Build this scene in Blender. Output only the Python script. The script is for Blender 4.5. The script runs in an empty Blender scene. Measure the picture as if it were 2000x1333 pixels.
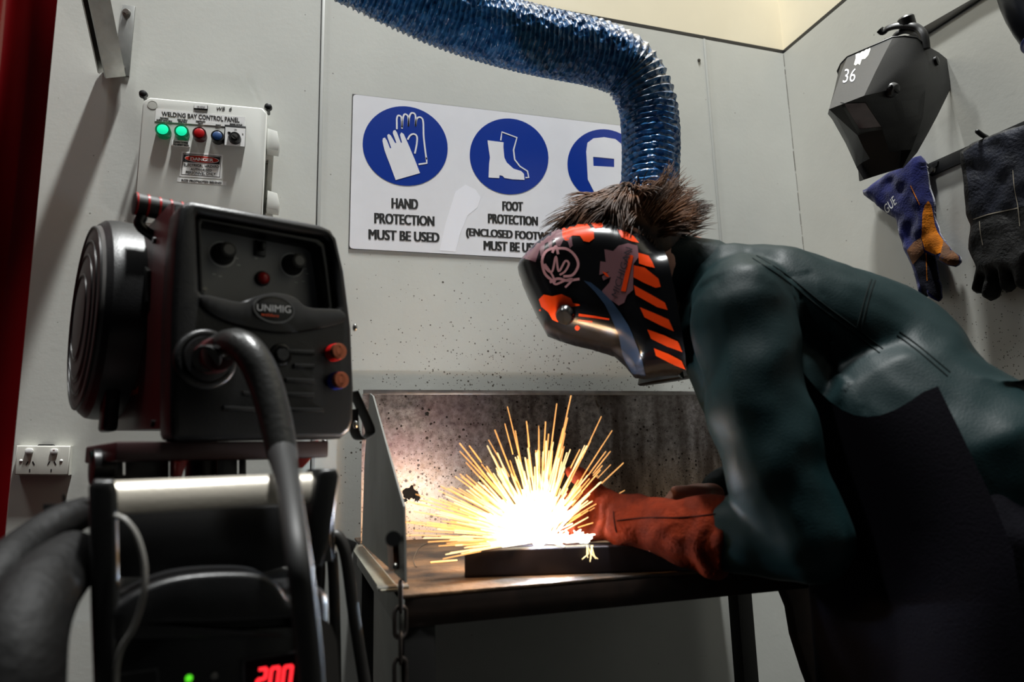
import bpy, bmesh, math, random
from mathutils import Vector as V, Matrix, noise
from mathutils.bvhtree import BVHTree
from mathutils.geometry import delaunay_2d_cdt
random.seed(7)
S = bpy.context.scene
COL = S.collection
R = math.radians

# ------------------------------------------------------------------ camera
CAM = V((0, 0, 1.05))
FPX = 1333.0
CX = V((0.95390553, -0.29893624, -0.02648313))
CY = V((-0.02638202, -0.17143342, 0.98484241))
CZ = V((0.29894518, 0.93874795, 0.17141783))
cd = bpy.data.cameras.new('camera')
cam = bpy.data.objects.new('camera', cd); COL.objects.link(cam)
cam.matrix_world = Matrix(((CX.x, CY.x, -CZ.x, CAM.x), (CX.y, CY.y, -CZ.y, CAM.y), (CX.z, CY.z, -CZ.z, CAM.z), (0, 0, 0, 1)))
cd.sensor_width = 36; cd.lens = FPX / 2000 * 36; cd.clip_start = .02
cd.dof.use_dof = True; cd.dof.focus_distance = 1.7; cd.dof.aperture_fstop = 3.2
S.camera = cam
# ------------------------------------------------------------------ light
S.view_settings.view_transform = 'Standard'; S.view_settings.look = 'None'
S.view_settings.gamma = 1; S.view_settings.use_curve_mapping = False
S.view_settings.exposure = 0.0
wd = bpy.data.worlds.new('world'); S.world = wd; wd.use_nodes = True
wd.node_tree.nodes['Background'].inputs[0].default_value = (.6, .7, .9, 1)
wd.node_tree.nodes['Background'].inputs[1].default_value = .006
def area(name, loc, target, sx, sy, power, col):
    l = bpy.data.lights.new(name, 'AREA'); l.shape = 'RECTANGLE'; l.size = sx; l.size_y = sy
    l.energy = power; l.color = col
    o = bpy.data.objects.new(name, l); COL.objects.link(o); o.location = loc
    o.rotation_euler = (V(target) - V(loc)).to_track_quat('-Z', 'Y').to_euler()
    return o
area('ceiling_lamp', (.62, .5, 8.6), (.8, 1.4, 1.0), .25, 1.2, 1160, (.985, 1, .985))
area('ceiling_lamp', (-2.8, .95, 7.8), (-.6, 1.6, 1.0), .25, 1.2, 170, (.985, 1, .985))

def lin(c):
    return tuple((x / 255 / 12.92 if x / 255 <= .04045 else ((x / 255 + .055) / 1.055) ** 2.4) for x in c)
# ------------------------------------------------------------------ pixel -> place
def ray(x, y): return (x - 1000) / FPX * CX - (y - 666.5) / FPX * CY + CZ
def on_y(x, y, Y): d = ray(x, y); return CAM + d * (Y / d.y)
def on_x(x, y, X): d = ray(x, y); return CAM + d * (X / d.x)
def on_z(x, y, Z): d = ray(x, y); return CAM + d * ((Z - CAM.z) / d.z)
def depth(x, y, t): return CAM + ray(x, y) * t
class Fr:
    def __init__(s, o, ux, uy): s.o = V(o); s.ux = V(ux).normalized(); s.uy = V(uy).normalized(); s.n = s.ux.cross(s.uy)
    def p(s, px, py, off=0):
        d = ray(px, py); t = (s.o + s.n * off - CAM).dot(s.n) / d.dot(s.n); w = CAM + d * t - s.o
        return (w.dot(s.ux), w.dot(s.uy))
    def w(s, a, b, c=0): return s.o + s.ux * a + s.uy * b + s.n * c
    def at(s, px, py, off=0): a, b = s.p(px, py, off); return s.w(a, b, off)
# ------------------------------------------------------------------ materials
MATS = {}
def nd(nt, t, **kw):
    n = nt.nodes.new(t)
    for k, v in kw.items(): setattr(n, k, v)
    return n
def mat(name, col, rough=.5, metal=0, var=0, vscale=12, bump=0, bscale=60, emit=None, estr=0, coat=0, spec=.5, col2=None, sheen=0, trans=0, rvar=0, vdet=6, vlo=.4, vhi=.65):
    if name in MATS: return MATS[name]
    m = bpy.data.materials.new(name); m.use_nodes = True; nt = m.node_tree
    b = nt.nodes['Principled BSDF']; c = lin(col)
    b.inputs['Base Color'].default_value = (*c, 1); b.inputs['Roughness'].default_value = rough
    b.inputs['Metallic'].default_value = metal; b.inputs['Specular IOR Level'].default_value = spec
    b.inputs['Coat Weight'].default_value = coat; b.inputs['Coat Roughness'].default_value = .08
    if sheen: b.inputs['Sheen Weight'].default_value = sheen; b.inputs['Sheen Roughness'].default_value = .4
    if trans: b.inputs['Transmission Weight'].default_value = trans
    if emit: b.inputs['Emission Color'].default_value = (*lin(emit), 1); b.inputs['Emission Strength'].default_value = estr
    tc = nd(nt, 'ShaderNodeTexCoord')
    if var or col2:
        n = nd(nt, 'ShaderNodeTexNoise'); n.inputs['Scale'].default_value = vscale; n.inputs['Detail'].default_value = vdet
        nt.links.new(tc.outputs['Object'], n.inputs['Vector'])
        r = nd(nt, 'ShaderNodeValToRGB'); r.color_ramp.elements[0].position = vlo; r.color_ramp.elements[1].position = vhi
        c2 = lin(col2) if col2 else tuple(x * (1 - var) for x in c)
        r.color_ramp.elements[0].color = (*c2, 1); r.color_ramp.elements[1].color = (*c, 1)
        nt.links.new(n.outputs['Fac'], r.inputs['Fac']); nt.links.new(r.outputs['Color'], b.inputs['Base Color'])
        if rvar:
            mr = nd(nt, 'ShaderNodeMapRange'); mr.inputs['From Min'].default_value = .35; mr.inputs['From Max'].default_value = .65
            mr.inputs['To Min'].default_value = rough - rvar; mr.inputs['To Max'].default_value = rough + rvar
            nt.links.new(n.outputs['Fac'], mr.inputs['Value']); nt.links.new(mr.outputs['Result'], b.inputs['Roughness'])
    if bump:
        n = nd(nt, 'ShaderNodeTexNoise'); n.inputs['Scale'].default_value = bscale; n.inputs['Detail'].default_value = 4
        nt.links.new(tc.outputs['Object'], n.inputs['Vector'])
        bp = nd(nt, 'ShaderNodeBump'); bp.inputs['Strength'].default_value = bump; bp.inputs['Distance'].default_value = .01
        nt.links.new(n.outputs['Fac'], bp.inputs['Height']); nt.links.new(bp.outputs['Normal'], b.inputs['Normal'])
    MATS[name] = m; return m
def math_n(nt, op, a, b=None):
    n = nd(nt, 'ShaderNodeMath', operation=op)
    for i, x in enumerate((a, b)):
        if x is None: continue
        if isinstance(x, (int, float)): n.inputs[i].default_value = x
        else: nt.links.new(x, n.inputs[i])
    return n.outputs[0]
def mixc(nt, fac, a, b):
    n = nd(nt, 'ShaderNodeMix', data_type='RGBA')
    for s, x in ((n.inputs['Factor'], fac), (n.inputs['A'], a), (n.inputs['B'], b)):
        if isinstance(x, (int, float)): s.default_value = x
        elif isinstance(x, tuple): s.default_value = (*x, 1)
        else: nt.links.new(x, s)
    return n.outputs['Result']
def specks(nt, pos, scale, size, dens):
    """round spatter spots: one random-sized dot per cell; dens is a 0..1 socket or value"""
    v = nd(nt, 'ShaderNodeTexVoronoi'); v.inputs['Scale'].default_value = scale
    nt.links.new(pos, v.inputs['Vector'])
    sep = nd(nt, 'ShaderNodeSeparateColor'); nt.links.new(v.outputs['Color'], sep.inputs['Color'])
    r = math_n(nt, 'POWER', sep.outputs[0], 3.0)
    keep = math_n(nt, 'LESS_THAN', sep.outputs[1], dens)
    th = math_n(nt, 'MULTIPLY', math_n(nt, 'ADD', math_n(nt, 'MULTIPLY', r, size), size * .25), keep)
    return math_n(nt, 'LESS_THAN', v.outputs['Distance'], th)
def ramp(nt, val, a, b, lo=0, hi=1):
    n = nd(nt, 'ShaderNodeMapRange'); n.inputs['From Min'].default_value = a; n.inputs['From Max'].default_value = b
    n.inputs['To Min'].default_value = lo; n.inputs['To Max'].default_value = hi
    nt.links.new(val, n.inputs['Value']); return n.outputs['Result']
def noise_n(nt, pos, scale, det=5, rough=.55):
    n = nd(nt, 'ShaderNodeTexNoise'); n.inputs['Scale'].default_value = scale; n.inputs['Detail'].default_value = det; n.inputs['Roughness'].default_value = rough
    nt.links.new(pos, n.inputs['Vector']); return n.outputs['Fac']
def wall_mat(name, base, zlo, zhi, dens, axis):
    m = bpy.data.materials.new(name); m.use_nodes = True; nt = m.node_tree; b = nt.nodes['Principled BSDF']
    g = nd(nt, 'ShaderNodeNewGeometry'); pos = g.outputs['Position']
    sp = nd(nt, 'ShaderNodeSeparateXYZ'); nt.links.new(pos, sp.inputs[0])
    c = lin(base)
    mott = ramp(nt, noise_n(nt, pos, 3.5), .3, .7)
    col = mixc(nt, mott, tuple(x * .9 for x in c), c)
    # scuffs: faint smears stretched sideways
    mp = nd(nt, 'ShaderNodeMapping'); mp.inputs['Scale'].default_value = (3, 3, 14); nt.links.new(pos, mp.inputs['Vector'])
    sm = ramp(nt, noise_n(nt, mp.outputs[0], 2.2, 8, .65), .66, .78, 0, .3)
    col = mixc(nt, sm, col, tuple(x * .45 for x in c))
    hz = ramp(nt, sp.outputs['Z'], zhi, zlo)                       # spatter gathers near the bench height
    patch = ramp(nt, noise_n(nt, pos, 6.0, 3), .4, .6)
    ax = ramp(nt, sp.outputs['X' if axis == 'x' else 'Y'], *( (-.25, .45) if axis == 'x' else (.6, 1.2)))
    d1 = math_n(nt, 'MULTIPLY', math_n(nt, 'MULTIPLY', math_n(nt, 'MULTIPLY', hz, ax), dens), ramp(nt, sp.outputs['Z'], .6, 1.0))
    s1 = specks(nt, pos, 190, .42, math_n(nt, 'MULTIPLY', d1, .5))
    s2 = specks(nt, pos, 85, .26, math_n(nt, 'MULTIPLY', math_n(nt, 'MULTIPLY', d1, patch), .4))
    s3 = specks(nt, pos, 26, .06, .22)
    f = math_n(nt, 'MAXIMUM', math_n(nt, 'MULTIPLY', s1, .75), math_n(nt, 'MAXIMUM', math_n(nt, 'MULTIPLY', s2, .9), math_n(nt, 'MULTIPLY', s3, .5)))
    col = mixc(nt, f, col, lin((62, 52, 40)))
    nt.links.new(col, b.inputs['Base Color']); b.inputs['Roughness'].default_value = .38; b.inputs['Specular IOR Level'].default_value = .4
    bp = nd(nt, 'ShaderNodeBump'); bp.inputs['Strength'].default_value = .05; bp.inputs['Distance'].default_value = .004
    nt.links.new(noise_n(nt, pos, 90, 2), bp.inputs['Height']); nt.links.new(bp.outputs['Normal'], b.inputs['Normal'])
    return m
def sheet_mat():
    """spatter-burnt galvanised sheet"""
    m = bpy.data.materials.new('galvanised_sheet'); m.use_nodes = True; nt = m.node_tree; b = nt.nodes['Principled BSDF']
    g = nd(nt, 'ShaderNodeNewGeometry'); pos = g.outputs['Position']
    sp = nd(nt, 'ShaderNodeSeparateXYZ'); nt.links.new(pos, sp.inputs[0])
    big = noise_n(nt, pos, 5, 5); fine = noise_n(nt, pos, 60, 6, .7)
    col = mixc(nt, ramp(nt, fine, .35, .7), lin((105, 98, 98)), lin((176, 172, 172)))
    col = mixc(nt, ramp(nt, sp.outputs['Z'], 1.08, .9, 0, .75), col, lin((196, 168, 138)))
    col = mixc(nt, math_n(nt, 'MULTIPLY', math_n(nt, 'MULTIPLY', ramp(nt, sp.outputs['X'], .62, .2), ramp(nt, big, .4, .62, 0, .55)), ramp(nt, sp.outputs['Z'], 1.0, 1.12)), col, lin((122, 82, 96)))
    mp = nd(nt, 'ShaderNodeMapping'); mp.inputs['Scale'].default_value = (9, 9, 1.6); nt.links.new(pos, mp.inputs['Vector'])
    streak = ramp(nt, noise_n(nt, mp.outputs[0], 1.1, 4), .42, .6)
    burn = math_n(nt, 'MULTIPLY', math_n(nt, 'MULTIPLY', ramp(nt, sp.outputs['X'], .38, .62), streak), .85)
    col = mixc(nt, burn, col, lin((58, 46, 38)))
    low = ramp(nt, sp.outputs['Z'], 1.1, .87)
    s1 = specks(nt, pos, 260, .5, ramp(nt, sp.outputs['Z'], 1.23, .95, .25, .8))
    s2 = specks(nt, pos, 95, .3, ramp(nt, sp.outputs['Z'], 1.23, .9, .12, .5))
    f = math_n(nt, 'MAXIMUM', math_n(nt, 'MULTIPLY', s1, .7), s2)
    col = mixc(nt, math_n(nt, 'MULTIPLY', f, .85), col, lin((30, 22, 16)))
    nt.links.new(col, b.inputs['Base Color']); b.inputs['Metallic'].default_value = .9
    nt.links.new(ramp(nt, fine, .3, .7, .3, .43), b.inputs['Roughness'])
    bp = nd(nt, 'ShaderNodeBump'); bp.inputs['Strength'].default_value = .12; bp.inputs['Distance'].default_value = .002
    nt.links.new(fine, bp.inputs['Height']); nt.links.new(bp.outputs['Normal'], b.inputs['Normal'])
    return m
def hose_mat():
    m = bpy.data.materials.new('blue_duct_vinyl'); m.use_nodes = True; nt = m.node_tree; b = nt.nodes['Principled BSDF']
    g = nd(nt, 'ShaderNodeNewGeometry'); pos = g.outputs['Position']
    v = noise_n(nt, pos, 55, 3); col = mixc(nt, ramp(nt, v, .35, .65), lin((20, 66, 114)), lin((48, 108, 160)))
    # dust settled on the run near the ceiling, on its upper side
    sn = nd(nt, 'ShaderNodeSeparateXYZ'); nt.links.new(g.outputs['Normal'], sn.inputs[0])
    sz = nd(nt, 'ShaderNodeSeparateXYZ'); nt.links.new(pos, sz.inputs[0])
    d = math_n(nt, 'MULTIPLY', ramp(nt, sn.outputs['Z'], .05, .55), ramp(nt, sz.outputs['Z'], 1.98, 2.1, 0, .95))
    col = mixc(nt, math_n(nt, 'MULTIPLY', d, ramp(nt, noise_n(nt, pos, 30, 4), .3, .6, .5, 1)), col, lin((140, 132, 118)))
    nt.links.new(col, b.inputs['Base Color']); nt.links.new(ramp(nt, d, 0, 1, .24, .6), b.inputs['Roughness'])
    bp = nd(nt, 'ShaderNodeBump'); bp.inputs['Strength'].default_value = .6; bp.inputs['Distance'].default_value = .012
    vo = nd(nt, 'ShaderNodeTexVoronoi'); vo.inputs['Scale'].default_value = 48; nt.links.new(pos, vo.inputs['Vector'])
    nt.links.new(vo.outputs['Distance'], bp.inputs['Height']); nt.links.new(bp.outputs['Normal'], b.inputs['Normal'])
    return m
# ------------------------------------------------------------------ mesh building
class MB:
    def __init__(s): s.v = []; s.f = []
    def add(s, vs, fs):
        n = len(s.v); s.v += [V(x) for x in vs]; s.f += [tuple(i + n for i in f) for f in fs]; return s
    def bm(s, b):
        b.verts.ensure_lookup_table(); b.verts.index_update()
        s.add([v.co.copy() for v in b.verts], [[v.index for v in f.verts] for f in b.faces]); b.free(); return s
    def box(s, fr, a0, a1, b0, b1, c0, c1, bev=0, seg=2):
        b = bmesh.new(); bmesh.ops.create_cube(b, size=1)
        for v in b.verts: v.co = V((a0 + (v.co.x + .5) * (a1 - a0), b0 + (v.co.y + .5) * (b1 - b0), c0 + (v.co.z + .5) * (c1 - c0)))
        if bev: bmesh.ops.bevel(b, geom=list(b.edges), offset=bev, segments=seg, profile=.5, affect='EDGES')
        for v in b.verts: v.co = fr.w(*v.co)
        return s.bm(b)
    def tube(s, pts, rad, seg=12, cap=True, sq=None, up=None):
        pts = [V(p) for p in pts]; n = len(pts); rad = rad if isinstance(rad, (list, tuple)) else [rad] * n
        T = [((pts[min(i + 1, n - 1)] - pts[max(i - 1, 0)])).normalized() for i in range(n)]
        a = V(up) if up is not None else (V((0, 0, 1)) if abs(T[0].z) < .9 else V((0, 1, 0)))
        vs = []
        for i in range(n):
            a = (a - T[i] * a.dot(T[i])).normalized(); b = T[i].cross(a)
            for k in range(seg):
                t = 2 * math.pi * k / seg; r = rad[i]
                ra, rb = (r if not isinstance(r, tuple) else r[0]), (r if not isinstance(r, tuple) else r[1])
                vs.append(pts[i] + a * math.cos(t) * ra + b * math.sin(t) * rb)
        fs = [(i * seg + k, i * seg + (k + 1) % seg, (i + 1) * seg + (k + 1) % seg, (i + 1) * seg + k) for i in range(n - 1) for k in range(seg)]
        if cap: fs += [tuple(range(seg - 1, -1, -1)), tuple(range((n - 1) * seg, n * seg))]
        return s.add(vs, fs)
    def cyl(s, p0, p1, r0, r1=None, seg=24, bev=0):
        p0, p1 = V(p0), V(p1); r1 = r0 if r1 is None else r1; d = (p1 - p0).normalized()
        if bev: return s.tube([p0, p0 + d * .0001, p1 - d * bev, p1 - d * bev * .3, p1], [r0 * .98, r0, r1, r1 - bev * .3, r1 - bev], seg)
        return s.tube([p0, p1], [r0, r1], seg)
    def capsule(s, pts, rad, seg=12):
        """swept tube with round ends"""
        pts = [V(p) for p in pts]; rad = list(rad)
        d0 = (pts[0] - pts[1]).normalized(); d1 = (pts[-1] - pts[-2]).normalized()
        A = [(pts[0] + d0 * rad[0] * math.sin(t), rad[0] * math.cos(t)) for t in (1.5, 1.1, .6)]
        B = [(pts[-1] + d1 * rad[-1] * math.sin(t), rad[-1] * math.cos(t)) for t in (.6, 1.1, 1.5)]
        return s.tube([p for p, _ in A] + pts + [p for p, _ in B], [r for _, r in A] + rad + [r for _, r in B], seg)
    def ell(s, c, ax, ay, az, u=20, v=12):
        b = bmesh.new(); bmesh.ops.create_uvsphere(b, u_segments=u, v_segments=v, radius=1)
        for q in b.verts: q.co = V(c) + V(ax) * q.co.x + V(ay) * q.co.y + V(az) * q.co.z
        return s.bm(b)
    def ring(s, c, n, R_, r, seg=32, ms=10):
        c = V(c); n = V(n).normalized(); a = n.orthogonal().normalized(); b = n.cross(a)
        vs = []; fs = []
        for i in range(seg):
            t = 2 * math.pi * i / seg; d = a * math.cos(t) + b * math.sin(t)
            for k in range(ms):
                q = 2 * math.pi * k / ms; vs.append(c + d * (R_ + r * math.cos(q)) + n * r * math.sin(q))
        for i in range(seg):
            for k in range(ms): fs.append((i * ms + k, ((i + 1) % seg) * ms + k, ((i + 1) % seg) * ms + (k + 1) % ms, i * ms + (k + 1) % ms))
        return s.add(vs, fs)
    def loft(s, rings, cap=True, closed=True):
        m = len(rings[0]); vs = [p for r in rings for p in r]; fs = []
        for i in range(len(rings) - 1):
            for k in range(m if closed else m - 1):
                fs.append((i * m + k, i * m + (k + 1) % m, (i + 1) * m + (k + 1) % m, (i + 1) * m + k))
        if cap: fs += [tuple(range(m - 1, -1, -1)), tuple(range((len(rings) - 1) * m, len(rings) * m))]
        return s.add(vs, fs)
    def plate(s, fr, loops, z0, z1, bev=0, res=2):
        """flat outline with holes (first loop outside), z0..z1 along the frame normal, edges rounded by bev"""
        LP = []
        for k, lp in enumerate(loops):
            lp = [q for i, q in enumerate(lp) if math.dist(q, lp[i - 1]) > 1e-6]
            ar = sum(lp[i - 1][0] * lp[i][1] - lp[i][0] * lp[i - 1][1] for i in range(len(lp)))
            if (ar > 0) != (k == 0): lp = lp[::-1]                  # outside runs anticlockwise, holes clockwise
            LP.append(lp)
        def inset(lp, d):
            o = []; n = len(lp)
            for i in range(n):
                p, q, r = V(lp[i - 1]), V(lp[i]), V(lp[(i + 1) % n]); e1 = (q - p).normalized(); e2 = (r - q).normalized()
                n1 = V((-e1.y, e1.x)); n2 = V((-e2.y, e2.x)); m = n1 + n2; c = m.length_squared
                o.append(q + m * (2 * d / max(c, .8)) if c > 1e-6 else q + n1 * d)
            return o
        bev = min(bev, (z1 - z0) * .49)
        st = [(bev * (1 - math.sin(a)), bev * (1 - math.cos(a))) for a in [math.pi / 2 * i / res for i in range(res + 1)]] if bev > 0 else [(0, 0)]
        prof = [(d_, z1 - h_) for h_, d_ in [(bev - bev * math.cos(math.pi / 2 * i / res), bev - bev * math.sin(math.pi / 2 * i / res)) for i in range(res + 1)]] if bev > 0 else [(0, z1)]
        prof = prof + [(d_, z0 + (z1 - z_)) for d_, z_ in reversed(prof)]
        allp = []; edges = []
        for lp in LP:
            ins = [inset(lp, d_) for d_, _ in prof]; n = len(lp)
            s.loft([[fr.w(p.x, p.y, z_) for p in ins[i]] for i, (_, z_) in enumerate(prof)], cap=False)
            b0 = len(allp); allp += ins[0]; edges += [(b0 + i, b0 + (i + 1) % n) for i in range(n)]
        vv, _, ff, *_ = delaunay_2d_cdt([V((p.x, p.y)) for p in allp], edges, [], 0, 1e-8)
        IL = [[tuple(p) for p in inset(lp, prof[0][0])] for lp in LP]
        keep = []
        for f in ff:
            c = sum((vv[i] for i in f), V((0, 0))) / len(f)
            if sum(inside(c, l) for l in IL) % 2: keep.append(tuple(f))
        s.add([fr.w(p.x, p.y, z1) for p in vv], keep); s.add([fr.w(p.x, p.y, z0) for p in vv], [f[::-1] for f in keep])
        return s
    def _curve(s, c, fr, zc, quad=None):
        o = bpy.data.objects.new('tmp', c); me = bpy.data.meshes.new_from_object(o)
        co = [v.co.copy() for v in me.vertices]; fs = [tuple(p.vertices) for p in me.polygons]
        bpy.data.objects.remove(o); bpy.data.curves.remove(c); bpy.data.meshes.remove(me)
        if quad:
            x0 = min(p.x for p in co); x1 = max(p.x for p in co); y0 = min(p.y for p in co); y1 = max(p.y for p in co)
            out = []
            for p in co:
                u = (p.x - x0) / (x1 - x0); v = (p.y - y0) / (y1 - y0)
                q = [(quad[3][k] * (1 - u) + quad[2][k] * u) * (1 - v) + (quad[0][k] * (1 - u) + quad[1][k] * u) * v for k in (0, 1)]
                out.append((q[0], q[1], p.z))
            return s.add([fr.w(x, y, zc + z) for x, y, z in out], fs) if fr else (out, fs)
        return s.add([fr.w(p.x, p.y, zc + p.z) for p in co], fs)
    def text(s, fr, body, quad, z, bold=0, thick=.0004, shear=0, fat=0):
        """lettering fitted to a quad given as pixels (TL,TR,BR,BL) on the frame's plane"""
        c = bpy.data.curves.new('tmp', 'FONT'); c.body = body; c.extrude = thick; c.offset = bold; c.shear = shear; c.resolution_u = 4
        cs = [c] + [c.copy() for _ in range(2 if fat else 0)]
        for k, cc in enumerate(cs): s._curve(cc, fr, z + k * .00004, [fr.p(q[0] + fat * (0, -1, 1)[k], q[1], z) for q in quad])
        return s
    def pillow(s, fr, loop, t, z=0, step=None, edge=.02, back=.35, pw=.5):
        """padded shape: flat outline puffed on both sides"""
        xs = [p[0] for p in loop]; ys = [p[1] for p in loop]; step = step or (max(xs) - min(xs)) / 26
        pts = [V(p) for p in dens(loop, step)]; nb = len(pts)
        x = min(xs)
        while x < max(xs):
            y = min(ys)
            while y < max(ys):
                q = V((x + random.uniform(-.2, .2) * step, y + random.uniform(-.2, .2) * step))
                if inside(q, loop) and edged(q, loop) > step * .45: pts.append(q)
                y += step
            x += step
        vv, _, ff, *_ = delaunay_2d_cdt(pts, [(i, (i + 1) % nb) for i in range(nb)], [], 1, 1e-7)
        n = len(vv); hs = []
        for q in vv:
            d = min(edged(q, loop) / edge, 1); hs.append(t * (1 - (1 - d) ** 2) ** pw if d > 1e-4 else 0)
        s.add([fr.w(q.x, q.y, z + h) for q, h in zip(vv, hs)] + [fr.w(q.x, q.y, z - h * back - .0004) for q, h in zip(vv, hs)],
              [tuple(f) for f in ff] + [tuple(i + n for i in reversed(f)) for f in ff])
        return s
def dens(loop, step):
    o = []
    for i, p in enumerate(loop):
        q = loop[(i + 1) % len(loop)]; L = math.dist(p, q); k = max(1, round(L / step))
        o += [(p[0] + (q[0] - p[0]) * j / k, p[1] + (q[1] - p[1]) * j / k) for j in range(k)]
    return o
def inside(q, loop):
    c = False; j = len(loop) - 1
    for i in range(len(loop)):
        a, b = loop[i], loop[j]
        if (a[1] > q[1]) != (b[1] > q[1]) and q[0] < (b[0] - a[0]) * (q[1] - a[1]) / (b[1] - a[1]) + a[0]: c = not c
        j = i
    return c
def edged(q, loop, closed=True):
    m = 1e9
    for i in range(len(loop) if closed else len(loop) - 1):
        a, b = loop[i], loop[(i + 1) % len(loop)]; dx, dy = b[0] - a[0], b[1] - a[1]; L = dx * dx + dy * dy
        t = max(0, min(1, ((q[0] - a[0]) * dx + (q[1] - a[1]) * dy) / L)) if L else 0
        m = min(m, math.hypot(q[0] - a[0] - t * dx, q[1] - a[1] - t * dy))
    return m
def cr(pts, n=8, closed=False):
    """smooth curve through the points"""
    P = [V(p) for p in pts]; N = len(P); o = []
    g = (lambda i: P[i % N]) if closed else (lambda i: P[max(0, min(N - 1, i))])
    for i in range(N if closed else N - 1):
        a, b, c, d = g(i - 1), g(i), g(i + 1), g(i + 2)
        for k in range(n):
            t = k / n; o.append(.5 * (2 * b + (c - a) * t + (2 * a - 5 * b + 4 * c - d) * t * t + (3 * b - a - 3 * c + d) * t ** 3))
    if not closed: o.append(P[-1].copy())
    return o
def crs(pts, n=8): return [tuple(p) for p in cr(pts, n, True)]
def crn(vals, n=8): return [p.x for p in cr([(v, 0) for v in vals], n)]
def circ(c, r, n=32, ry=None): return [(c[0] + r * math.cos(2 * math.pi * k / n), c[1] + (ry or r) * math.sin(2 * math.pi * k / n)) for k in range(n)]
def rrect(x0, y0, x1, y1, r, n=5):
    o = []
    for cx, cy, a in ((x1 - r, y1 - r, 0), (x0 + r, y1 - r, 90), (x0 + r, y0 + r, 180), (x1 - r, y0 + r, 270)):
        o += [(cx + r * math.cos(R(a + 90 * k / n)), cy + r * math.sin(R(a + 90 * k / n))) for k in range(n + 1)]
    return o
def stroke(pts, w, n=6, smooth=True):
    """outline of a pen stroke"""
    P = cr(pts, n) if smooth and len(pts) > 2 else [V(p) for p in pts]
    L = []; Rr = []
    for i, p in enumerate(P):
        t = (P[min(i + 1, len(P) - 1)] - P[max(i - 1, 0)]).normalized(); m = V((-t.y, t.x)) * w / 2
        L.append(tuple(p + m)); Rr.append(tuple(p - m))
    return L + Rr[::-1]
ORG = {}
def setp(o, label=None, cat=None, group=None, kind=None):
    if label: o['label'] = label
    if cat: o['category'] = cat
    if group: o['group'] = group
    if kind: o['kind'] = kind
    return o
def thing(name, loc, label, cat, group=None):
    o = bpy.data.objects.new(name, None); o.empty_display_size = .05; COL.objects.link(o); o.location = loc; ORG[o.name] = V(loc)
    return setp(o, label, cat, group)
def mk(name, mb, material, parent=None, label=None, sharp=40, smooth=True, kind=None):
    """link the gathered shapes as ONE mesh object"""
    if isinstance(mb, MB): vs, fs = mb.v, mb.f
    else: vs, fs = mb
    if parent is not None: org = ORG[parent.name]
    else:
        xs = [min(v[k] for v in vs) for k in range(3)]; xe = [max(v[k] for v in vs) for k in range(3)]
        org = V(((xs[0] + xe[0]) / 2, (xs[1] + xe[1]) / 2, xs[2]))
    me = bpy.data.meshes.new(name); me.from_pydata([v - org for v in vs], [], fs); me.validate()
    b = bmesh.new(); b.from_mesh(me); bmesh.ops.remove_doubles(b, verts=b.verts, dist=1e-6)
    if not kind == 'open': bmesh.ops.recalc_face_normals(b, faces=b.faces)
    b.to_mesh(me); b.free()
    if smooth:
        me.polygons.foreach_set('use_smooth', [True] * len(me.polygons)); me.set_sharp_from_angle(angle=R(sharp))
    me.materials.append(material)
    o = bpy.data.objects.new(name, me); COL.objects.link(o)
    if parent is not None: o.parent = parent
    else: o.location = org
    ORG[o.name] = org
    if label: o['label'] = label
    return o
def struct(name, mb, m): o = mk(name, mb, m); o['kind'] = 'structure'; return o
def fuse(mb, voxel, smooth=3):
    """one continuous skin over overlapping solids"""
    me = bpy.data.meshes.new('tmp'); me.from_pydata(mb.v, [], mb.f)
    b = bmesh.new(); b.from_mesh(me); bmesh.ops.recalc_face_normals(b, faces=b.faces); b.to_mesh(me); b.free()
    o = bpy.data.objects.new('tmp', me); COL.objects.link(o)
    r = o.modifiers.new('r', 'REMESH'); r.mode = 'VOXEL'; r.voxel_size = voxel
    if smooth: q = o.modifiers.new('s', 'SMOOTH'); q.factor = .5; q.iterations = smooth
    dg = bpy.context.evaluated_depsgraph_get(); ev = bpy.data.meshes.new_from_object(o.evaluated_get(dg))
    out = MB(); out.v = [v.co.copy() for v in ev.vertices]; out.f = [tuple(p.vertices) for p in ev.polygons]
    bpy.data.objects.remove(o); bpy.data.meshes.remove(me); bpy.data.meshes.remove(ev)
    return out
def bvh(mb): return BVHTree.FromPolygons(mb.v, mb.f)
def normals(mb):
    N = [V((0, 0, 0)) for _ in mb.v]
    for f in mb.f:
        a, b, c = mb.v[f[0]], mb.v[f[1]], mb.v[f[2]]; n = (b - a).cross(c - a)
        for i in f: N[i] += n
    return [n.normalized() if n.length > 0 else n for n in N]
def decal(mb, tree, loops, step=5, off=.0007):
    """paint film: pixel outlines laid on a surface, a hair above it, following its curve"""
    for loop in loops:
        pts = [V(p) for p in dens(loop, step)]; nb = len(pts)
        xs = [p[0] for p in loop]; ys = [p[1] for p in loop]; x = min(xs)
        while x < max(xs):
            y = min(ys)
            while y < max(ys):
                q = V((x, y))
                if inside(q, loop) and edged(q, loop) > step * .4: pts.append(q)
                y += step
            x += step
        vv, _, ff, *_ = delaunay_2d_cdt(pts, [(i, (i + 1) % nb) for i in range(nb)], [], 1, 1e-6)
        proj(mb, tree, vv, [tuple(f) for f in ff], off)
    return mb
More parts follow.
